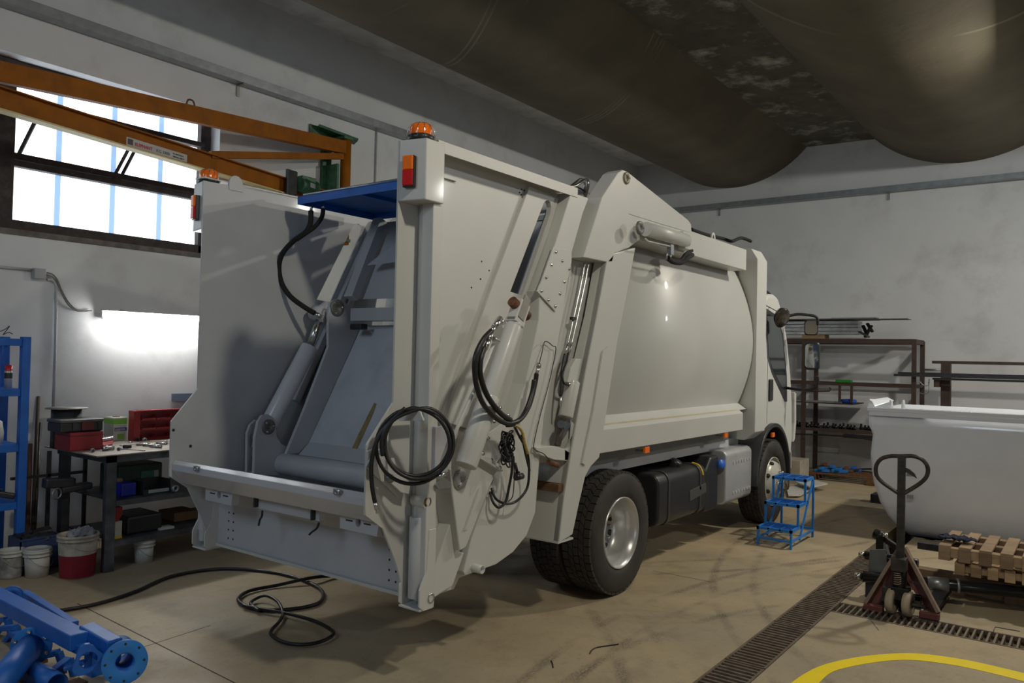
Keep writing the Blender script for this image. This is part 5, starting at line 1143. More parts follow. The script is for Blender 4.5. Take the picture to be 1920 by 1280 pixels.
ta_ = VP(0, 134, p0, pn); tb_ = Vector((pil.x, pil.y, 4.76))
dd = (ta_-tb_); build('tie_beam', MB().bar(tb_+Vector((0, 0, -.02)), tb_+dd*1.35, .09, .17), CRANE, t, bevel=.004)
a = VP(395, 290, p0, pn); build('brace', MB().bar(a, (pil.x, pil.y, V(640, 291, y=3.62).z), .05, .08), CRANE, t, bevel=.003)
q = VP(357, 193, p0, pn); build('shackle', MB().tube(cat([q+Vector((-.05, 0, -.04)), q+Vector((-.03, 0, .02)), q+Vector((.0, 0, .035)), q+Vector((.035, 0, .02)), q+Vector((.055, 0, -.05))]), .010, 8), RUST, t)
build('wall_bracket', MB().box((pil.x-.42, WY-.03, 4.74), (pil.x+.14, WY-.012, 5.0)).bar((pil.x-.30, WY-.03, 4.98), (pil.x+.16, pil.y-.02, 4.86), .22, .035).bar((pil.x-.02, WY-.02, 4.86), (pil.x-.02, pil.y-.08, 4.86), .16, .04), GREEN, t, bevel=.004)
build('wall_bracket', MB().box((pil.x-.22, WY-.06, 3.2), (pil.x-.07, WY-.012, 4.74)).box((pil.x-.16, pil.y-.02, 3.5), (pil.x-.12, WY-.03, 4.5)).bar((pil.x-.02, WY-.02, 3.5), (pil.x-.02, pil.y-.08, 3.5), .14, .04), GREEN, t, bevel=.004, label='green upright wall bracket')
# plate with the maker's lettering
pl0, pl1 = VP(236, 262, p0, pn), VP(350, 291, p0, pn)
nf = -pn if (-pn).dot(CAM-pl0) > 0 else pn
PLT = M('white_plate', (.42, .42, .40), .5, var=.05)
wd = (pl1-pl0); ln_ = wd.dot(pd); print('LN', ln_); zc_ = (VP(236, 262, p0, pn).z)
base = pl0 + nf*.0075; base.z = 4.1-.118
build('name_plate', MB().obox(base+pd*ln_/2+Vector((0, 0, .035)), pd*ln_/2, nf*.001, (0, 0, .040)), PLT, t)
build('plate_emblem', MB().obox(base+pd*ln_*.06+Vector((0, 0, .035))+nf*.0015, pd*ln_*.04, nf*.001, (0, 0, .028)), DSTEEL, t)
fn = nf*.0025
build('plate_lettering', MB().text('ELEPHANT', base+pd*ln_*.13+Vector((0, 0, .013))+fn, pd, (0, 0, 1), ln_*.30/5.2, .0006, .035), M('letter_red', (.45, .01, .03), .5, var=0), t, label='red lettering')
build('plate_lettering', MB().text('KG 1000', base+pd*ln_*.47+Vector((0, 0, .013))+fn, pd, (0, 0, 1), ln_*.25/4.1, .0006).text('PA. 9044 932216', base+pd*(ln_*.75)+Vector((0, 0, .040))+fn, pd, (0, 0, 1), ln_*.24/9.2, .0006, .03).text('FERRARA  (RE) IT', base+pd*(ln_*.75)+Vector((0, 0, .010))+fn, pd, (0, 0, 1), ln_*.24/9.2, .0006, .03), M('letter_black', (.02, .02, .02), .5, var=0), t, label='black lettering')
# hoist
hc = VP(552, 348, p0, pn)
h = thing('hoist_trolley', 'green motor hoist trolley hanging at the end of the crane rail', 'hoist', (hc.x, hc.y, hc.z-.15))
build('motor_body', MB().cyl(hc-pd*.05+nf*.12+Vector((0, 0, -.0)), hc+pd*.26+nf*.12, .085, 20).box(hc-pd*.02+nf*.12+Vector((-.02, -.05, .05)), hc+pd*.16+nf*.12+Vector((.02, .05, .11))), GREEN, h, bevel=.01)
m = MB()
for k in range(9): m.lathe(hc+pd*(.0+.028*k)+nf*.12, pd, [(.085, 0), (.098, 0), (.098, .008), (.085, .008)], 20, closed=True)
build('cooling_fins', m, GREEN, h); build('trolley_plate', MB().obox(hc-pd*.16+nf*.09+Vector((0, 0, -.01)), pd*.09, nf*.02, (0, 0, .16)), DSTEEL, h, bevel=.01); build('motor_label', MB().obox(hc+pd*.08+nf*.222, pd*.045, nf*.002, (0, 0, .03)), GALV, h)
build('trolley_wheels', MB().cyl(hc-pd*.30+Vector((0, 0, -.16)), hc+pd*.20+Vector((0, 0, -.16)), .035, 14), DSTEEL, h)
# ------------------------------------------------------------------ blue steel assembly, bottom left
t = thing('blue_beam_assembly', 'long blue steel beam with a round bolted flange lying bottom left', 'steel beam', (-3.7, .9, 0))
a = V(-60, 1092, z=.30); b_ = V(150, 1202, z=.34); dv = (b_-a).normalized(); sd = Vector((0, 0, 1)).cross(dv).normalized()
build('box_beam', MB().bar(a, b_, .11, .09), BLUE, t, bevel=.006)
l0, l1 = V(45, 1112, z=.22), V(140, 1172, z=.24); build('side_web', MB().bar(l0-sd*.0, l1, .05, .05), BLUE, t, bevel=.004)
fc = V(234, 1241, z=.27); fn_ = (CAM-fc); fn_.z = 0; fn_ = (Vector((-.38, -.91, .10))).normalized()
tubec = fc-fn_*.28
build('flange_tube', MB().lathe(fc, fn_, [(.046, 0), (.075, -.0), (.075, -.34), (.046, -.34)], 36, closed=True), BLUE, t)
fl = build('flange', MB().lathe(fc, fn_, [(.05, .004), (.118, .004), (.118, -.016), (.05, -.016)], 48, closed=True), BLUE2, t, bevel=.002)
m = MB(); u = fn_.orthogonal().normalized(); v = fn_.cross(u)
for k in range(8): a_ = 2*PI*k/8; m.lathe(fc+(u*math.cos(a_)+v*math.sin(a_))*.098, fn_, [(.007, 0), (.007, .006), (0, .006)], 8)
build('flange_holes', m, SEAM, fl)
p = V(166, 1238, z=.28); hn = fn_
ring = [[p+(u*math.cos(x)+v*math.sin(x))*(.078+.014*math.cos(3*x)) for x in [i*PI/12 for i in range(24)]], [p+(u*math.cos(x)+v*math.sin(x))*.045 for x in [i*PI/12 for i in range(24)]]]
build('clamp_plate', MB().prism(ring, -hn*.04), BLUE, t, bevel=.003)
build('neck_web', MB().bar(V(160, 1190, z=.33), V(215, 1222, z=.30), .09, .14), BLUE, t, bevel=.01)
build('clamp_arm', MB().bar(V(128, 1205, z=.30), V(160, 1220, z=.30), .05, .05).bar(V(122, 1252, z=.22), V(160, 1240, z=.25), .06, .02), BLUE, t, bevel=.004)
build('support_leg', MB().box(V(180, 1262, z=.0)+Vector((-.05, -.05, 0)), V(180, 1262, z=.0)+Vector((.05, .05, .22))), BLUE, t)
build('far_lug', MB().lathe(V(22, 1118, z=.30), (-.4, -.9, .1), [(.02, -.02), (.07, -.02), (.07, .02), (.02, .02)], 24, closed=True), BLUE, t)
t = thing('blue_steel_tube', 'thick blue flanged tube lying at the bottom left corner', 'steel tube', (-4.3, .3, 0))
a, b_ = V(-20, 1300, z=.16), V(58, 1212, z=.20); dv = (b_-a).normalized()
build('tube', MB().cyl(a, b_, .075, 32), BLUE, t); fl = build('tube_flange', MB().lathe(b_, dv, [(0, 0), (.115, 0), (.115, .016), (0, .016)], 36), BLUE2, t, bevel=.002)
u = dv.orthogonal().normalized(); v = dv.cross(u); m = MB()
for k in range(6): a_ = 2*PI*k/6; m.lathe(b_+(u*math.cos(a_)+v*math.sin(a_))*.095, dv, [(.012, -.012), (.012, -.002), (0, -.002)], 6)
build('flange_bolts', m, STEEL, fl)
a, b_ = V(60, 1258, z=.10), V(98, 1278, z=.10); build('blue_pipe_stub', MB().lathe(a, (b_-a), [(.052, 0), (.062, 0), (.062, .30), (.052, .30)], 28, closed=True), BLUE, label='short open blue pipe beside the flanged tube', category='steel tube')
for k, (p0_, p1_, lab) in enumerate((((0, 1178), (30, 1175), 'bent blue bracket behind the flanged tube at the left edge'), ((22, 1186), (62, 1205), 'flat blue bar bracket lying above the flanged tube'), ((70, 1232), (110, 1222), 'angled blue bracket between the tube and the clamp'), ((0, 1162), (14, 1160), 'small blue block at the left edge'), ((95, 1262), (130, 1235), 'curved blue hook bracket below the clamp'))):
    a, b_ = V(*p0_, z=.06), V(*p1_, z=.10); m = MB(); m.bar(a, b_, .05, .035); m.bar(b_, b_+Vector((.02, -.03, -.10)), .05, .03); m.bar(a, a+Vector((-.02, .03, -.055)), .05, .03); c = (a+b_)/2; build('blue_bracket', m, BLUE, loc=(c.x, c.y, 0), label=lab, category='bracket', bevel=.004)
# pallet under them
def plank(a, b, w_, h_, m=None): return (m or MB()).bar(a, b, w_, h_)
t = thing('wooden_pallet', 'dark wooden pallet under the blue steel parts at bottom left', 'pallet', (-4.05, .45, 0))
for i in range(4): q = Vector((-4.35+.0*i, .1+.24*i, .045)); build('board', MB().bar((-4.55, .0+.26*i, .05), (-3.75, .06+.26*i, .05), .10, .02), WOODD, t)
build('runner', MB().box((-4.5, -.02, 0), (-4.4, .9, .038)).box((-3.9, -.02, 0), (-3.8, .9, .038)), WOODD, t)

# ------------------------------------------------------------------ black hose on the floor
def fl_(l, z=.016): return [V(a, b, z=z) for a, b in l]
hs = fl_([(60, 1142), (100, 1145), (180, 1132), (255, 1108), (315, 1082), (380, 1069), (440, 1066), (520, 1074), (575, 1090), (604, 1108), (600, 1128), (570, 1138), (525, 1143), (480, 1142), (452, 1132), (448, 1121), (470, 1108), (520, 1098), (585, 1090), (640, 1078), (760, 1062)])
for i in range(14, len(hs)): hs[i].z = .05 if i in (18,) else .022
build('floor_hose', MB().tube(cat(hs, 8), .0145, 12), BLACK, label='long black hose snaking over the floor behind the truck', category='hose')
hs = fl_([(455, 1135), (490, 1141), (540, 1150), (590, 1164), (620, 1180), (624, 1190), (600, 1203), (565, 1208), (530, 1203), (509, 1190), (510, 1180), (525, 1163), (530, 1148), (520, 1132), (498, 1121), (478, 1123), (470, 1132), (485, 1144)], .03)
for i in (13, 14): hs[i].z = .05
build('floor_hose', MB().tube(cat(hs, 8), .0125, 12), BLACK, label='second black hose looped on the floor nearest the camera', category='hose')
build('floor_wire', MB().tube(cat(fl_([(1106, 1225), (1110, 1218), (1120, 1213), (1140, 1210), (1160, 1207)], .005)), .004, 6), BLACK, label='curved bit of black wire on the open floor', category='wire')
build('floor_wire', MB().tube(cat(fl_([(1033, 1238), (1036, 1244), (1037, 1251)], .004)), .004, 6), BLACK, label='tiny straight bit of black wire left of the curved one', category='wire')
build('floor_wire', MB().tube(fl_([(1626, 1153), (1648, 1181)], .003), .0025, 6), GALV, label='thin steel wire on the floor left of the pallet jack wheels', category='wire')
build('floor_wire', MB().tube(fl_([(1862, 1185), (1866, 1175), (1912, 1183)], .003), .0025, 6), BLACK, label='thin bent wire by the right-hand grating', category='wire')

# ------------------------------------------------------------------ blue step ladder
t = thing('step_stool', 'blue steel three-step stool standing beside the front wheel', 'step stool', (3.03, -1.61, 0))
ya, yb = -1.425, -1.81; LB = BLUE2
def bb(nm, a, b, w_=.0235): return build(nm, MB().bar(a, b, w_, w_), LB, t, bevel=.002)
xs = (2.62, 3.02, 3.24, 3.46); zs = (.205, .445, .70)
steps = ((2.62, 3.02, .205), (2.82, 3.24, .445), (3.04, 3.46, .70))
steps = ((2.63, 2.97, .205), (2.87, 3.21, .445), (3.12, 3.46, .70))
for x0, x1, z in steps:
    m = MB(); m.box((x0, ya-.0, z-.03), (x0+.026, yb, z)).box((x1-.026, ya, z-.03), (x1, yb, z)).box((x0, ya-.026, z-.03), (x1, ya, z)).box((x0, yb, z-.03), (x1, yb+.026, z)); st_ = build('step_frame', m, LB, t)
    m = MB(); n = 16
    for i in range(1, n): xx = x0+(x1-x0)*i/n; m.box((xx-.002, ya, z-.014), (xx+.002, yb, z-.004))
    for i in range(1, 14): yy = ya+(yb-ya)*i/14; m.box((x0, yy-.002, z-.014), (x1, yy+.002, z-.004))
    for i in (1, 2): yy = ya+(yb-ya)*i/3; m.box((x0, yy-.008, z-.02), (x1, yy+.008, z-.001))
    build('step_mesh', m, BLUE, st_, label='blue step grating')
for y in (ya-.013, yb+.013):
    bb('leg', (2.645, y, 0), (2.645, y, .18)); bb('leg', (3.445, y, 0), (3.445, y, .68)); bb('leg', (2.885, y, .205), (2.885, y, .42)); bb('leg', (3.135, y, .445), (3.135, y, .675))
    bb('side_brace', (2.95, y, .05), (3.43, y, .67), .02); bb('lower_rail', (2.645, y, .08), (3.445, y, .08), .022)
bb('cross_rail', (2.645, ya, .08), (2.645, yb, .08), .022); bb('cross_rail', (3.445, ya, .10), (3.445, yb, .10), .022)

# ------------------------------------------------------------------ white skip body
SK = M('skip_paint', (.70, .73, .79), .16, var=.02, coat=.5)
t = thing('skip_container', 'unfinished white rounded skip body at the right behind the pallet jack', 'skip', (4.8, -4.2, .08))
prof = [(1627, 768, 4.00), (1627, 797, 4.0), (1632, 806, 4.0), (1635, 815, 4.0), (1633, 830, 4.0), (1631, 850, 4.0), (1632, 875, 4.02), (1637, 905, 4.05), (1648, 940, 4.10), (1664, 968, 4.17), (1682, 988, 4.26), (1700, 1001, 4.38), (1722, 1010, 4.55)]
m = MB(); rings = []
for px_, py_, xf in prof:
    p = V(px_, py_, x=xf+.02); yl, z = p.y, p.z; r_ = .07; ring_ = []
    yr, xbk = -6.2, 6.0
    for (cx, cy, a0) in ((xf+r_, yl-r_, PI), (xbk-r_, yl-r_, PI/2), (xbk-r_, yr+r_, 0), (xf+r_, yr+r_, -PI/2)):
        for i in range(6): a_ = a0-i*PI/10; ring_.append((cx+r_*math.cos(a_), cy+r_*math.sin(a_), z))
    rings.append([m.bm.verts.new(q) for q in ring_])
for i in range(len(rings)-1):
    A, B = rings[i], rings[i+1]
    for k in range(len(A)): m.face([A[k], A[(k+1) % len(A)], B[(k+1) % len(A)], B[k]], True)
m.face(rings[-1])
o = build('skip_shell', m, SK, t); sd_ = o.modifiers.new('s', 'SOLIDIFY'); sd_.thickness = .006
pt = V(1627, 768, x=4.0); zt2 = pt.z
build('top_flange', MB().box((3.965, -6.2, zt2-.01), (4.05, pt.y, zt2+.035)), SK, t, bevel=.004)
build('folded_corner', MB().prism([[V(1627, 766, x=4.02), V(1627, 755, x=4.02), V(1634, 750, x=4.02), V(1641, 762, x=4.02), V(1672, 752, x=4.02), V(1670, 765, x=4.02)]], (.012, 0, 0)).prism([[V(1627, 752, x=4.02), V(1664, 746, x=4.35), V(1676, 752, x=4.3), V(1640, 763, x=4.02), V(1630, 750, x=4.02)]], (0, 0, .012)), SK, t, bevel=.003)
for px_ in (1669, 1692):
    q = V(px_, 768, x=4.1); build('gusset', MB().prism([[V(px_-4, 772, x=4.05), V(px_+4, 772, x=4.05), V(px_+1, 750, x=4.05), V(px_-1, 750, x=4.05)]], (.10, 0, 0)), SK, t)
for px_ in (1803, 1820): q = V(px_, 772, x=4.1); build('pin', MB().cyl((4.1, q.y, zt2), (4.1, q.y, zt2+.045), .006, 8), SK, t)
for py_ in (888, 930): q = V(1707, py_, x=4.04); build('latch_plate', MB().obox(q+Vector((-.025, 0, 0)), (.006, 0, 0), (0, .035, 0), (0, 0, .022)).obox(q+Vector((-.034, 0, 0)), (.004, 0, 0), (0, .008, 0), (0, 0, .010)), GALV, t, bevel=.002)
q0, q1 = V(1640, 800, x=3.99), V(1920, 815, x=3.99)
build('flange_return', MB().box((3.968, -6.2, zt2-.06), (3.974, pt.y-.02, zt2-.011)), SK, t)
skz = V(1722, 1010, x=4.55).z
t = thing('skip_stand', 'black steel stand with a pale block under the white skip', 'stand', (4.8, -3.3, 0))
build('stand_beam', MB().box((4.3, -6.0, 0.0), (4.42, -2.68, skz-.015)), DSTEEL, t); build('pale_block', MB().box((4.24, V(1732, 1020, x=4.2).y-.10, 0), (4.30, V(1732, 1020, x=4.2).y, skz-.02)), WPLAST, t)

# ------------------------------------------------------------------ hand pallet truck
JX = 1.02
t = thing('pallet_jack', 'worn dark red hand pallet truck standing over the drain grating', 'pallet jack', (JX, -3.19, 0))
def J(px, py, x=JX): return V(px, py, x=x)
hb, ht = J(1688, 1050), J(1691, 856)
build('handle_post', MB().bar(hb, ht, .058, .035, up=(1, 0, 0)), JACKS, t, bevel=.004)
lp = [(1690, 855), (1712, 855), (1727, 860), (1737, 870), (1740, 882), (1736, 895), (1722, 908), (1694, 925), (1690, 927), (1684, 924), (1656, 905), (1645, 893), (1642, 880), (1645, 868), (1654, 859), (1670, 855)]
hl = build('handle_loop', MB().tube(cat([J(*p) for p in lp], 5, True), .0165, 12, closed=True), M('worn_handle', (.05, .042, .036), .35, .5, var=.3, scale=18, dirt=(.22, .20, .14), dscale=7, damt=.5), t)
build('release_lever', MB().prism([[J(1697, 876), J(1706, 880), J(1715, 888), J(1719, 897), J(1713, 893), J(1697, 884)]], (.012, 0, 0)), JACKS, t)
apx = J(1689, 1028)
RP2 = JACKP
for s, (bx_, tx_) in ((-1, ((1622, 1131), (1684, 1030))), (1, ((1760, 1148), (1697, 1028)))):
    build('side_rib', MB().bar(J(*bx_, x=JX+.02), J(*tx_, x=JX+.10), .028, .05, up=(1, 0, 0)), M('dusty_rib', (.24, .17, .12), .7, .1, var=.3, scale=12, dirt=(.12, .05, .04), dscale=8, damt=.6), t, bevel=.003)
build('front_plate', MB().prism([[J(1625, 1132, JX+.10), J(1686, 1035, JX+.16), J(1697, 1033, JX+.16), J(1757, 1148, JX+.10), J(1735, 1140, JX+.10), J(1692, 1075, JX+.13), J(1650, 1130, JX+.10)]], (.008, 0, 0)), RP2, t)
build('top_cap', MB().prism([[J(1680, 1040, JX+.08), J(1683, 1030, JX+.08), J(1698, 1028, JX+.08), J(1712, 1056, JX+.08), J(1702, 1056, JX+.08)]], (.08, 0, 0)), RP2, t, bevel=.004)
for a, c in (((1620, 1136), (1657, 1143)), ((1724, 1150), (1762, 1157))): build('frame_foot', MB().bar(J(*a, x=JX), J(*c, x=JX), .05, .055, up=(1, 0, 0)), RP2, t, bevel=.006)
build('pump_column', MB().cyl(J(1686, 1130, JX), J(1686, 1050, JX), .048, 20).cyl(J(1692, 1145, JX+.06), J(1692, 1050, JX+.06), .035, 16), GREASE, t)
build('pump_block', MB().box((JX-.05, J(1672, 1110).y, J(1680, 1122).z), (JX+.06, J(1706, 1110).y, J(1680, 1098).z)), GREASE, t, bevel=.006)
build('yoke', MB().box((JX-.03, J(1665, 1110).y, J(1680, 1118).z), (JX+.03, J(1728, 1110).y, J(1680, 1108).z)).box((JX-.03, J(1655, 1110).y, J(1680, 1130).z), (JX+.02, J(1668, 1110).y, J(1680, 1102).z)).box((JX-.03, J(1716, 1110).y, J(1680, 1133).z), (JX+.02, J(1728, 1110).y, J(1680, 1108).z)), JACKS, t, bevel=.004)
sp0, sp1 = J(1682.5, 1096, JX-.06), J(1682.5, 1063, JX-.06); m = MB(); pts = []
for i in range(97): a_ = i/12*2*PI; pts.append(sp0+(sp1-sp0)*i/96+Vector((math.cos(a_), math.sin(a_), 0))*.024)
build('return_spring', MB().tube(pts, .0045, 6), M('worn_spring', (.25, .2, .15), .5, .5), t)
build('pump_linkage', MB().box((JX-.09, J(1674, 1060).y, J(1680, 1066).z), (JX+.02, J(1702, 1060).y, J(1680, 1042).z)).cyl(J(1705, 1090), J(1714, 1092), .008, 8), JACKS, t, bevel=.006)
for px_, k in ((1672, 0), (1703, 1)):
    c = J(px_, 1143, JX-.02); c.z = .100; c.y = V(px_, 1143, x=JX-.02).y
    wn = Vector((-.12, -1, 0)).normalized()
    wh = build('steering_wheel', MB().lathe(c, wn, [(.03, -.030), (.085, -.030), (.098, -.022), (.100, 0), (.098, .022), (.085, .030), (.03, .030)], 40, closed=True), TIMBERW, t, label='dusty steering roller')
    build('wheel_hub', MB().lathe(c, wn, [(0, -.02), (.05, -.02), (.05, .026), (.022, .026), (.022, .036), (0, .036)], 20), JACKS, wh)
build('wheel_axle', MB().cyl((JX-.02, J(1660, 1143).y, .1), (JX-.02, J(1735, 1143).y, .1), .018, 12), JACKS, t)
for sgn, yc in ((1, J(1642, 1143).y), (-1, J(1740, 1143).y)):
    build('fork', MB().box((JX+.12, yc-.06, .045), (JX+.80, yc+.06, .080)), GREASE, t, bevel=.01)
    build('load_roller', MB().cyl((JX+.70, yc-.04, .04), (JX+.70, yc+.04, .04), .035, 20), TIMBERW, t)

# ------------------------------------------------------------------ hydraulic gear and pallets at the right
BLK = M('black_gloss_tube', (.02, .021, .024), .25, .4, var=.15)
px0 = 2.02
t = thing('hydraulic_strut', 'long black hydraulic tube with bright end lying on the pallets at the right', 'hydraulic tube', (1.9, -3.3, .05))
a, b_ = V(1617, 1080, x=1.80), V(1960, 1114, x=1.80); zt3 = .145
a.z = .19; b_.z = .19
a = V(1617, 1080, z=.178); b_ = V(1990, 1117, z=.178); td = (b_-a).normalized(); print('TUBE', a, b_)
build('tube', MB().cyl(a, b_, .048, 28), BLK, t); build('bright_end', MB().cyl(a-td*.06, a, .028, 20), STEEL, t); build('tube_collar', MB().cyl(a+td*.50, a+td*.66, .055, 24).cyl(a+td*.72, a+td*.74, .06, 24), GALV, t)
build('end_plate', MB().prism([[V(1627, 1085, x=a.x+.06), V(1631, 1030, x=a.x+.06), V(1660, 1030, x=a.x+.06), V(1664, 1060, x=a.x+.06), V(1660, 1085, x=a.x+.06)]], (.02, 0, 0)), M('grey_end_plate', (.16, .17, .17), .4, .5, var=.2), t)
r0 = V(1622, 1040, x=a.x+.10); build('upper_rod', MB().cyl(r0, r0+Vector((0, -.42, 0)), .035, 20), BLK, t); build('rod_end', MB().cyl(r0+Vector((0, .05, 0)), r0, .022, 16), STEEL, t)
build('black_foot', MB().box((a.x+.02, a.y-.10, 0), (a.x+.12, a.y-.02, a.z-.03)), DSTEEL, t)
t = thing('lifting_linkage', 'oily black swivel linkage behind the pallet jack handle', 'linkage', (2.1, -2.8, .1))
c0 = V(1650, 1004, x=2.1); build('linkage_arm', MB().bar(c0, V(1688, 1030, x=2.1), .05, .05), GREASE, t, bevel=.01); build('swivel_head', MB().lathe(c0, (.2, .9, .2), [(0, -.05), (.05, -.05), (.05, .05), (0, .05)], 16), GREASE, t); build('chrome_pin', MB().cyl(V(1656, 1002, x=2.05), V(1664, 1004, x=2.05), .022, 14), STEEL, t)
build('linkage_post', MB().box((2.05, V(1644, 1020, x=2.1).y, .12), (2.15, V(1658, 1020, x=2.1).y, c0.z)), GREASE, t, bevel=.006); build('linkage_links', MB().bar(V(1662, 1020, x=2.08), V(1668, 1045, x=2.08), .02, .02).bar(V(1645, 1018, x=2.08), V(1652, 1045, x=2.08), .03, .02), GALV, t)
# pallets
def pallet(lab, x0, y0, z0, nb, ln, dep, bw, gap, hb_, mat=WOOD, rot=0):
    """boards run along x; ends face the viewer"""
    t = thing('wooden_pallet', lab, 'pallet', (x0+dep/2, y0-ln/2, z0), 'pallets at the right')
    for k in range(3): xx = x0+.01+(dep-.11)*k/2; build('runner', MB().box((xx, y0-ln, z0+.022), (xx+.09, y0, z0+hb_-.022)), mat, t, bevel=.003)
    y = y0
    for k in range(nb):
        build('deck_board', MB().box((x0-.012, y-bw, z0+hb_-.022), (x0+dep, y, z0+hb_)), mat, t, bevel=.002)
        build('end_block', MB().box((x0-.012, y-bw, z0+.0), (x0+.01, y, z0+hb_-.022)), mat, t, bevel=.002)
        y -= bw+gap
    for k in range(3): y = y0-.0-(ln-.1)*k/2; build('bottom_board', MB().box((x0+.02, y-.1, z0), (x0+dep, y, z0+.02)), mat, t)
    return t
zA = V(1790, 1070, x=1.60).z
W2 = M('fresh_pallet_wood', (.40, .265, .14), .72, var=.2, scale=5, dirt=(.25, .17, .10), dscale=6, damt=.6, stretch=(4, 1, 4))
pz = V(1790, 1068, x=1.62).z
pA = pallet('lower light pallet of the stack at the right, resting on the black tube', 1.62, V(1790, 1070, x=1.62).y, .255, 8, 1.1, .8, .075, .045, .10, W2)
pB = pallet('topmost pallet of the stack at the right with a dark blue rag on it', 1.60, V(1760, 1020, x=1.6).y, .365, 9, 1.2, .75, .088, .062, .125)
pC = pallet('lowest pallet at the right, flat on the floor under the black tube', 1.95, V(1786, 1128, x=1.95).y, .0, 3, 1.0, .8, .09, .30, .125)
pD = thing('wooden_beam', 'long wooden beam running behind the pallet jack to the pallet stack', 'beam', (2.0, -3.0, .2)); a = V(1652, 1056, x=1.98); build('beam', MB().box((1.93, -4.2, a.z-.08), (2.05, a.y, a.z+.02)), WOOD, pD, bevel=.003)
m = MB(); rg = V(1783, 1001, x=1.8); rnd = random.Random(2); nu, nv = 18, 10; G = []
for i in range(nu):
    r_ = []
    for j in range(nv):
        u_, v_ = i/(nu-1), j/(nv-1); p = Vector((1.72+.16*v_, V(1765, 1001, x=1.75).y-.24*u_+.03*math.sin(9*v_), .505+.02*abs(math.sin(11*u_+3*v_))+.016*abs(math.sin(17*v_+5*u_))+rnd.uniform(0, .008)))
        r_.append(m.bm.verts.new(p))
    G.append(r_)
for i in range(nu-1):
    for j in range(nv-1): m.face([G[i][j], G[i+1][j], G[i+1][j+1], G[i][j+1]], True)
o = build('blue_rag', m, M('navy_cloth', (.012, .018, .045), .9, var=.3, scale=40), loc=(1.8, -3.4, .49), label='crumpled dark blue rag on the topmost pallet', category='rag'); sd_ = o.modifiers.new('s', 'SOLIDIFY'); sd_.thickness = .006
build('black_beam', MB().box((2.35, -4.6, .27), (2.45, V(1720, 1020, x=2.35).y, .33)), DSTEEL, label='dark steel bar lying behind the pallet stack', category='steel bar')

# ------------------------------------------------------------------ racks at the back wall
RX0, RX1, RY0, RY1, RZ = 8.82, 9.60, 1.6, -1.916, 2.44
t = thing('storage_rack', 'brown steel storage rack against the far wall behind the cab', 'rack', (9.2, -.2, 0))
for y in (RY0, -.09, RY1):
    for x in (RX0, RX1): build('upright', MB().box((x-.03, y-.035, 0), (x+.03, y+.035, RZ)), BROWNST, t)
def rk(z, h_=.06):
    m = MB()
    for x in (RX0, RX1): m.box((x-.025, RY1, z-h_), (x+.025, RY0, z))
    for y in (RY0, -.09, RY1): m.box((RX0, y-.025, z-h_), (RX1, y+.025, z))
    build('shelf_frame', m, BROWNST, t)
rk(RZ+.02, .08); zm1 = V(1600, 718, x=RX0).z; rk(zm1, .055)
zm2 = V(1600, 755, x=RX0).z; zm3 = V(1560, 801, x=RX0).z
m = MB().box((RX0-.02, -.95, zm2-.04), (RX1, RY0, zm2-.02)).box((RX0-.02, -.74, zm2), (RX0+.02, -.70, zm1)).box((RX0-.02, -.94, zm2), (RX0+.02, -.90, zm1)); build('hung_shelf', m, BROWNST, t)
build('lower_shelf', MB().box((RX0-.02, -1.9, zm3-.05), (RX1, RY0, zm3-.03)).box((RX0-.03, -1.9, zm3-.08), (RX0, RY0, zm3-.03)), BROWNST, t)
build('rack_hook', MB().tube(cat([V(1512, 733, x=RX0-.04), V(1555, 733, x=RX0-.04), V(1555, 726, x=RX0-.04)], 2), .014, 8), BROWNST, t)
ALU = M('aluminium_section', (.42, .44, .45), .3, .7, var=.15, dirt=(.15, .13, .11), dscale=4, damt=.6)
zb_ = V(1550, 627, x=8.7).z
for k in range(4):
    z = RZ+.10+.062*k
    m = MB().box((8.78, -1.02, z), (9.1, 1.3, z+.052)); m.box((8.775, -1.02, z+.020), (8.78, 1.3, z+.030))
    build('aluminium_section', m, ALU, label=['lowest', 'second lowest', 'second highest', 'topmost'][k]+' aluminium section of the stack on top of the brown rack', category='aluminium section', group='aluminium sections on the rack', bevel=.004)
build('wood_batten', MB().box((8.8, -.45, RZ+.021), (9.1, -.05, RZ+.099)), WOOD, label='short timber batten propping the aluminium stack on the rack', category='batten')
build('thin_board', MB().box((8.6, -1.30, RZ+.36), (9.2, 1.0, RZ+.375)).box((8.55, -1.85, RZ+.352), (8.95, -1.0, RZ+.36)), M('dark_board', (.08, .07, .055), .6, var=.3), label='thin dark boards laid over the aluminium stack', category='board')
build('flat_trim', MB().box((8.65, -1.35, RZ+.377), (8.85, -.60, RZ+.395)), ALU, label='pale flat trim piece on the topmost board', category='trim piece')
m = MB()
for p, q in (((1618, 610), (1626, 628)), ((1626, 606), (1636, 622)), ((1634, 610), (1622, 632)), ((1612, 622), (1630, 632))): m.bar(V(*p, x=8.85), V(*q, x=8.95), .05, .03)
build('steel_brackets', m, DSTEEL, label='jumble of dark brackets at the end of the aluminium stack', category='bracket')
q = V(1578, 716, x=8.82); build('green_tray', MB().box((8.78, q.y-.17, zm1+.001), (8.9, q.y+.10, zm1+.055)), M('bright_green', (.02, .20, .02), .5), label='small bright green tray on the middle rail of the rack', category='tray', bevel=.01)
q = V(1590, 752, x=8.85); build('blue_bundle', MB().lathe((8.88, q.y+.12, zm2+.02), (0, -1, 0), [(0, 0), (.035, 0), (.045, .12), (.035, .25), (0, .25)], 14), M('blue_bundle', (.01, .07, .40), .6, var=.2), label='blue bundle on the short rack shelf', category='bundle')
build('long_profile', MB().box((8.82, -.75, zm2-.019), (8.90, .10, zm2+.01)), GALV, label='pale profile lying on the short rack shelf', category='profile')
rnd = random.Random(11); m = MB()
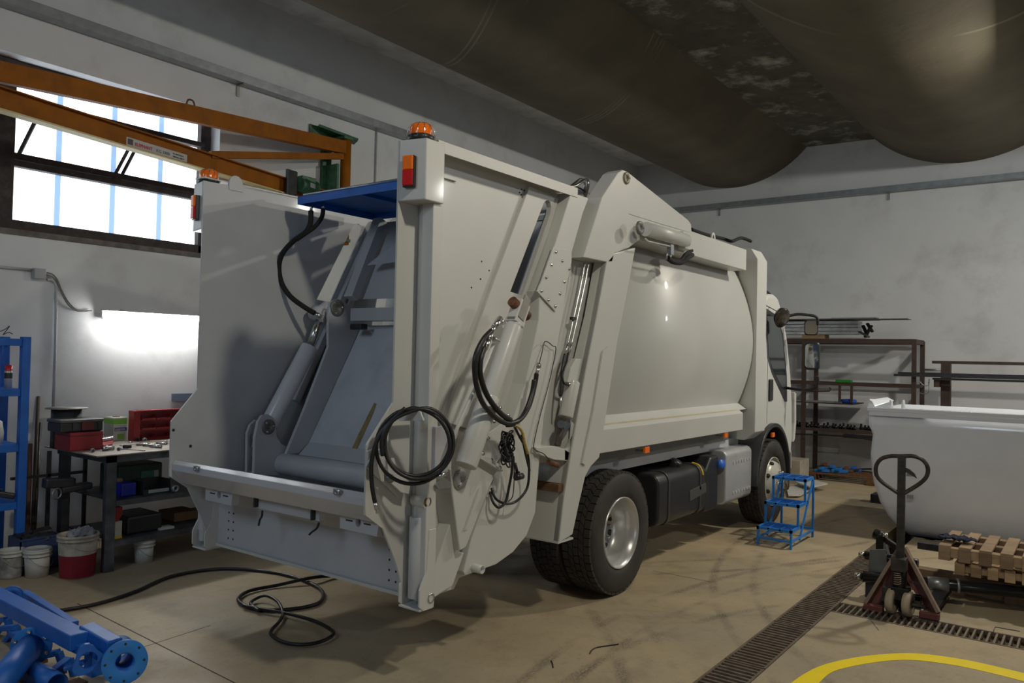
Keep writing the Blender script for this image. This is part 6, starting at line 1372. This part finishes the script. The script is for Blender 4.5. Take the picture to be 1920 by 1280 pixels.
for k in range(46):
    y = 1.4-k*.067; m.lathe((8.9+rnd.uniform(-.02, .25), y, zm3-.03), (0, 0, 1), [(0, 0), (.03, 0), (.03, .05), (.018, .055), (.018, .085+.02*(k % 4 == 0)), (0, .085+.02*(k % 4 == 0))], 10)
build('machine_parts', m, BLK, loc=(9, -.3, zm3-.03), label='row of small black machined parts covering the lower rack shelf', category='machine parts', kind='stuff')
build('chequer_plate', MB().box((8.75, -1.7, zm3-.16), (8.79, -.80, zm3-.09)), DSTEEL, label='black flat bar hung under the lower rack shelf', category='steel bar')
build('sagging_cable', MB().tube(cat([V(1478, 813, x=8.7), V(1540, 815, x=8.7), (V(1600, 819, x=8.7)), V(1640, 826, x=8.7)]), .012, 8), BLACK, label='black cable sagging below the lower rack shelf', category='cable')
# second rack
t = thing('bar_rack', 'dark steel bar rack right of the storage rack, behind the skip', 'rack', (9.1, -2.9, 0))
zc1 = V(1850, 680, x=9.0).z; yl2 = V(1748, 680, x=9.0).y
build('top_rail', MB().box((8.97, -5.5, zc1-.03), (9.03, yl2, zc1+.02)), BROWNST, t)
for px_ in (1774, 2000): yy = V(px_, 700, x=9.0).y; build('upright', MB().box((8.93, yy-.07, 0), (9.07, yy+.07, zc1-.03)), BROWNST, t)
build('bar_arm', MB().box((8.75, V(1756, 715, x=8.9).y-.06, V(1756, 725, x=8.9).z), (8.95, V(1756, 715, x=8.9).y+.02, V(1756, 708, x=8.9).z)), BROWNST, t)
z3 = V(1700, 703, x=8.70).z
for k, (dx, ya_, dz, r_) in enumerate(((0, V(1676, 703, x=8.7).y, 0, .022), (.06, V(1684, 699, x=8.76).y, .035, .02), (.14, V(1700, 703, x=8.8).y, .0, .022), (.03, V(1750, 700, x=8.8).y, -.045, .02))):
    build('steel_bar', MB().box((8.68+dx, -5.6, z3+dz-r_), (8.68+dx+.045, ya_, z3+dz+r_*.8)), DSTEEL, label=['longest dark bar on the bar rack, sticking out furthest left', 'second dark bar on the bar rack, lying on the longest one', 'dark bar lying behind the longest one on the bar rack', 'short lowest dark bar on the bar rack'][k], category='steel bar', group='bars on the bar rack')
q = V(1742, 693, x=9.6); build('wall_pipe', MB().cyl((9.66, q.y+.1, q.z), (9.66, q.y-.25, q.z), .02, 12), GALV, label='short grey pipe fixed on the far wall above the bar rack', category='pipe')
m = MB().tube(cat([V(1724, 715, x=8.75), V(1732, 722, x=8.75), V(1741, 722, x=8.75), V(1742, 710, x=8.75)]), .008, 8).tube(cat([V(1720, 735, x=8.75), V(1732, 738, x=8.75), V(1741, 735, x=8.75), V(1741, 715, x=8.75)]), .006, 8)
build('wire_hook', m, GALV, label='bent wire hooks hanging on the right rack post', category='hook')
# floor clutter under the racks
t = thing('floor_pallet', 'low pallet of blue and dark metal parts on the floor under the rack', 'pallet', (8.6, -1.0, 0))
y0_, y1_ = V(1548, 905, z=0).y, -2.3
for k in range(5): build('board', MB().box((8.15+.2*k, -2.5, .10), (8.27+.2*k, -.35, .12)), WOODD, t)
for y in (-.45, -1.4, -2.4): build('runner', MB().box((8.1, y-.06, 0), (9.1, y+.06, .10)), WOODD, t)
rnd = random.Random(21)
for k, (px_, py_, mt) in enumerate(((1540, 906, BLUE2), (1572, 912, BLUE2), (1575, 902, BLUE2), (1585, 900, RUST), (1560, 898, BLUE2), (1600, 904, BLUE), (1545, 896, RUST))):
    q = V(px_, py_, x=8.3+.1*k); m = MB().bar((q.x, q.y+.12, .145), (q.x+.05, q.y-.12, .15), .05, .045).bar((q.x-.08, q.y, .19), (q.x+.1, q.y, .19), .06, .04)
    build('metal_bracket', m, mt, loc=(q.x, q.y, .12), label=['blue bracket nearest the wheel on the low pallet', 'blue bracket hanging over the front edge of the low pallet', 'blue toothed bracket in the middle of the low pallet', 'rust-brown bracket behind the toothed blue one', 'blue bracket at the back of the low pallet', 'blue bracket at the right of the low pallet', 'rust-brown bracket at the left back of the low pallet'][k], category='bracket', bevel=.004)
m = MB()
for k in range(9): yy = -.9-.16*k; m.bar((8.8+rnd.uniform(-.2, .2), yy, .15+.015*(k % 3)), (9.2, yy-.5, .19+.015*(k % 3)), .03, .03)
build('metal_offcuts', m, DSTEEL, label='heap of dark metal offcuts at the back of the low pallet', category='offcuts', kind='stuff')
q = V(1490, 880, x=7.6); build('white_crate', MB().box((7.4, V(1500, 880, x=7.4).y, 0), (7.9, V(1485, 880, x=7.4).y+.15, V(1490, 863, x=7.4).z)), M('pale_crate', (.38, .33, .27), .7, var=.15), label='pale wooden crate behind the front wheel', category='crate', bevel=.004)
for k, (l, z, lab) in enumerate((([(1475, 918), (1500, 905), (1535, 910), (1500, 930), (1478, 930)], .03, 'white sheet lying lowest on the floor behind the stool'), ([(1492, 905), (1515, 898), (1552, 908), (1520, 915)], .10, 'white sheet on top of the lower one behind the stool'))):
    pts = [V(a, b, z=z) for a, b in l]; build('white_sheet', MB().prism([pts], (0, 0, .02)), WPLAST, loc=(pts[0].x, pts[0].y, z), label=lab, category='sheet')
q = V(1830+0, 940, z=0)
build('dark_block', MB().box((6.4, V(1632, 935, x=6.4).y-.25, 0), (6.7, V(1632, 935, x=6.4).y, .12)), DSTEEL, label='dark block on the floor left of the white skip', category='block')
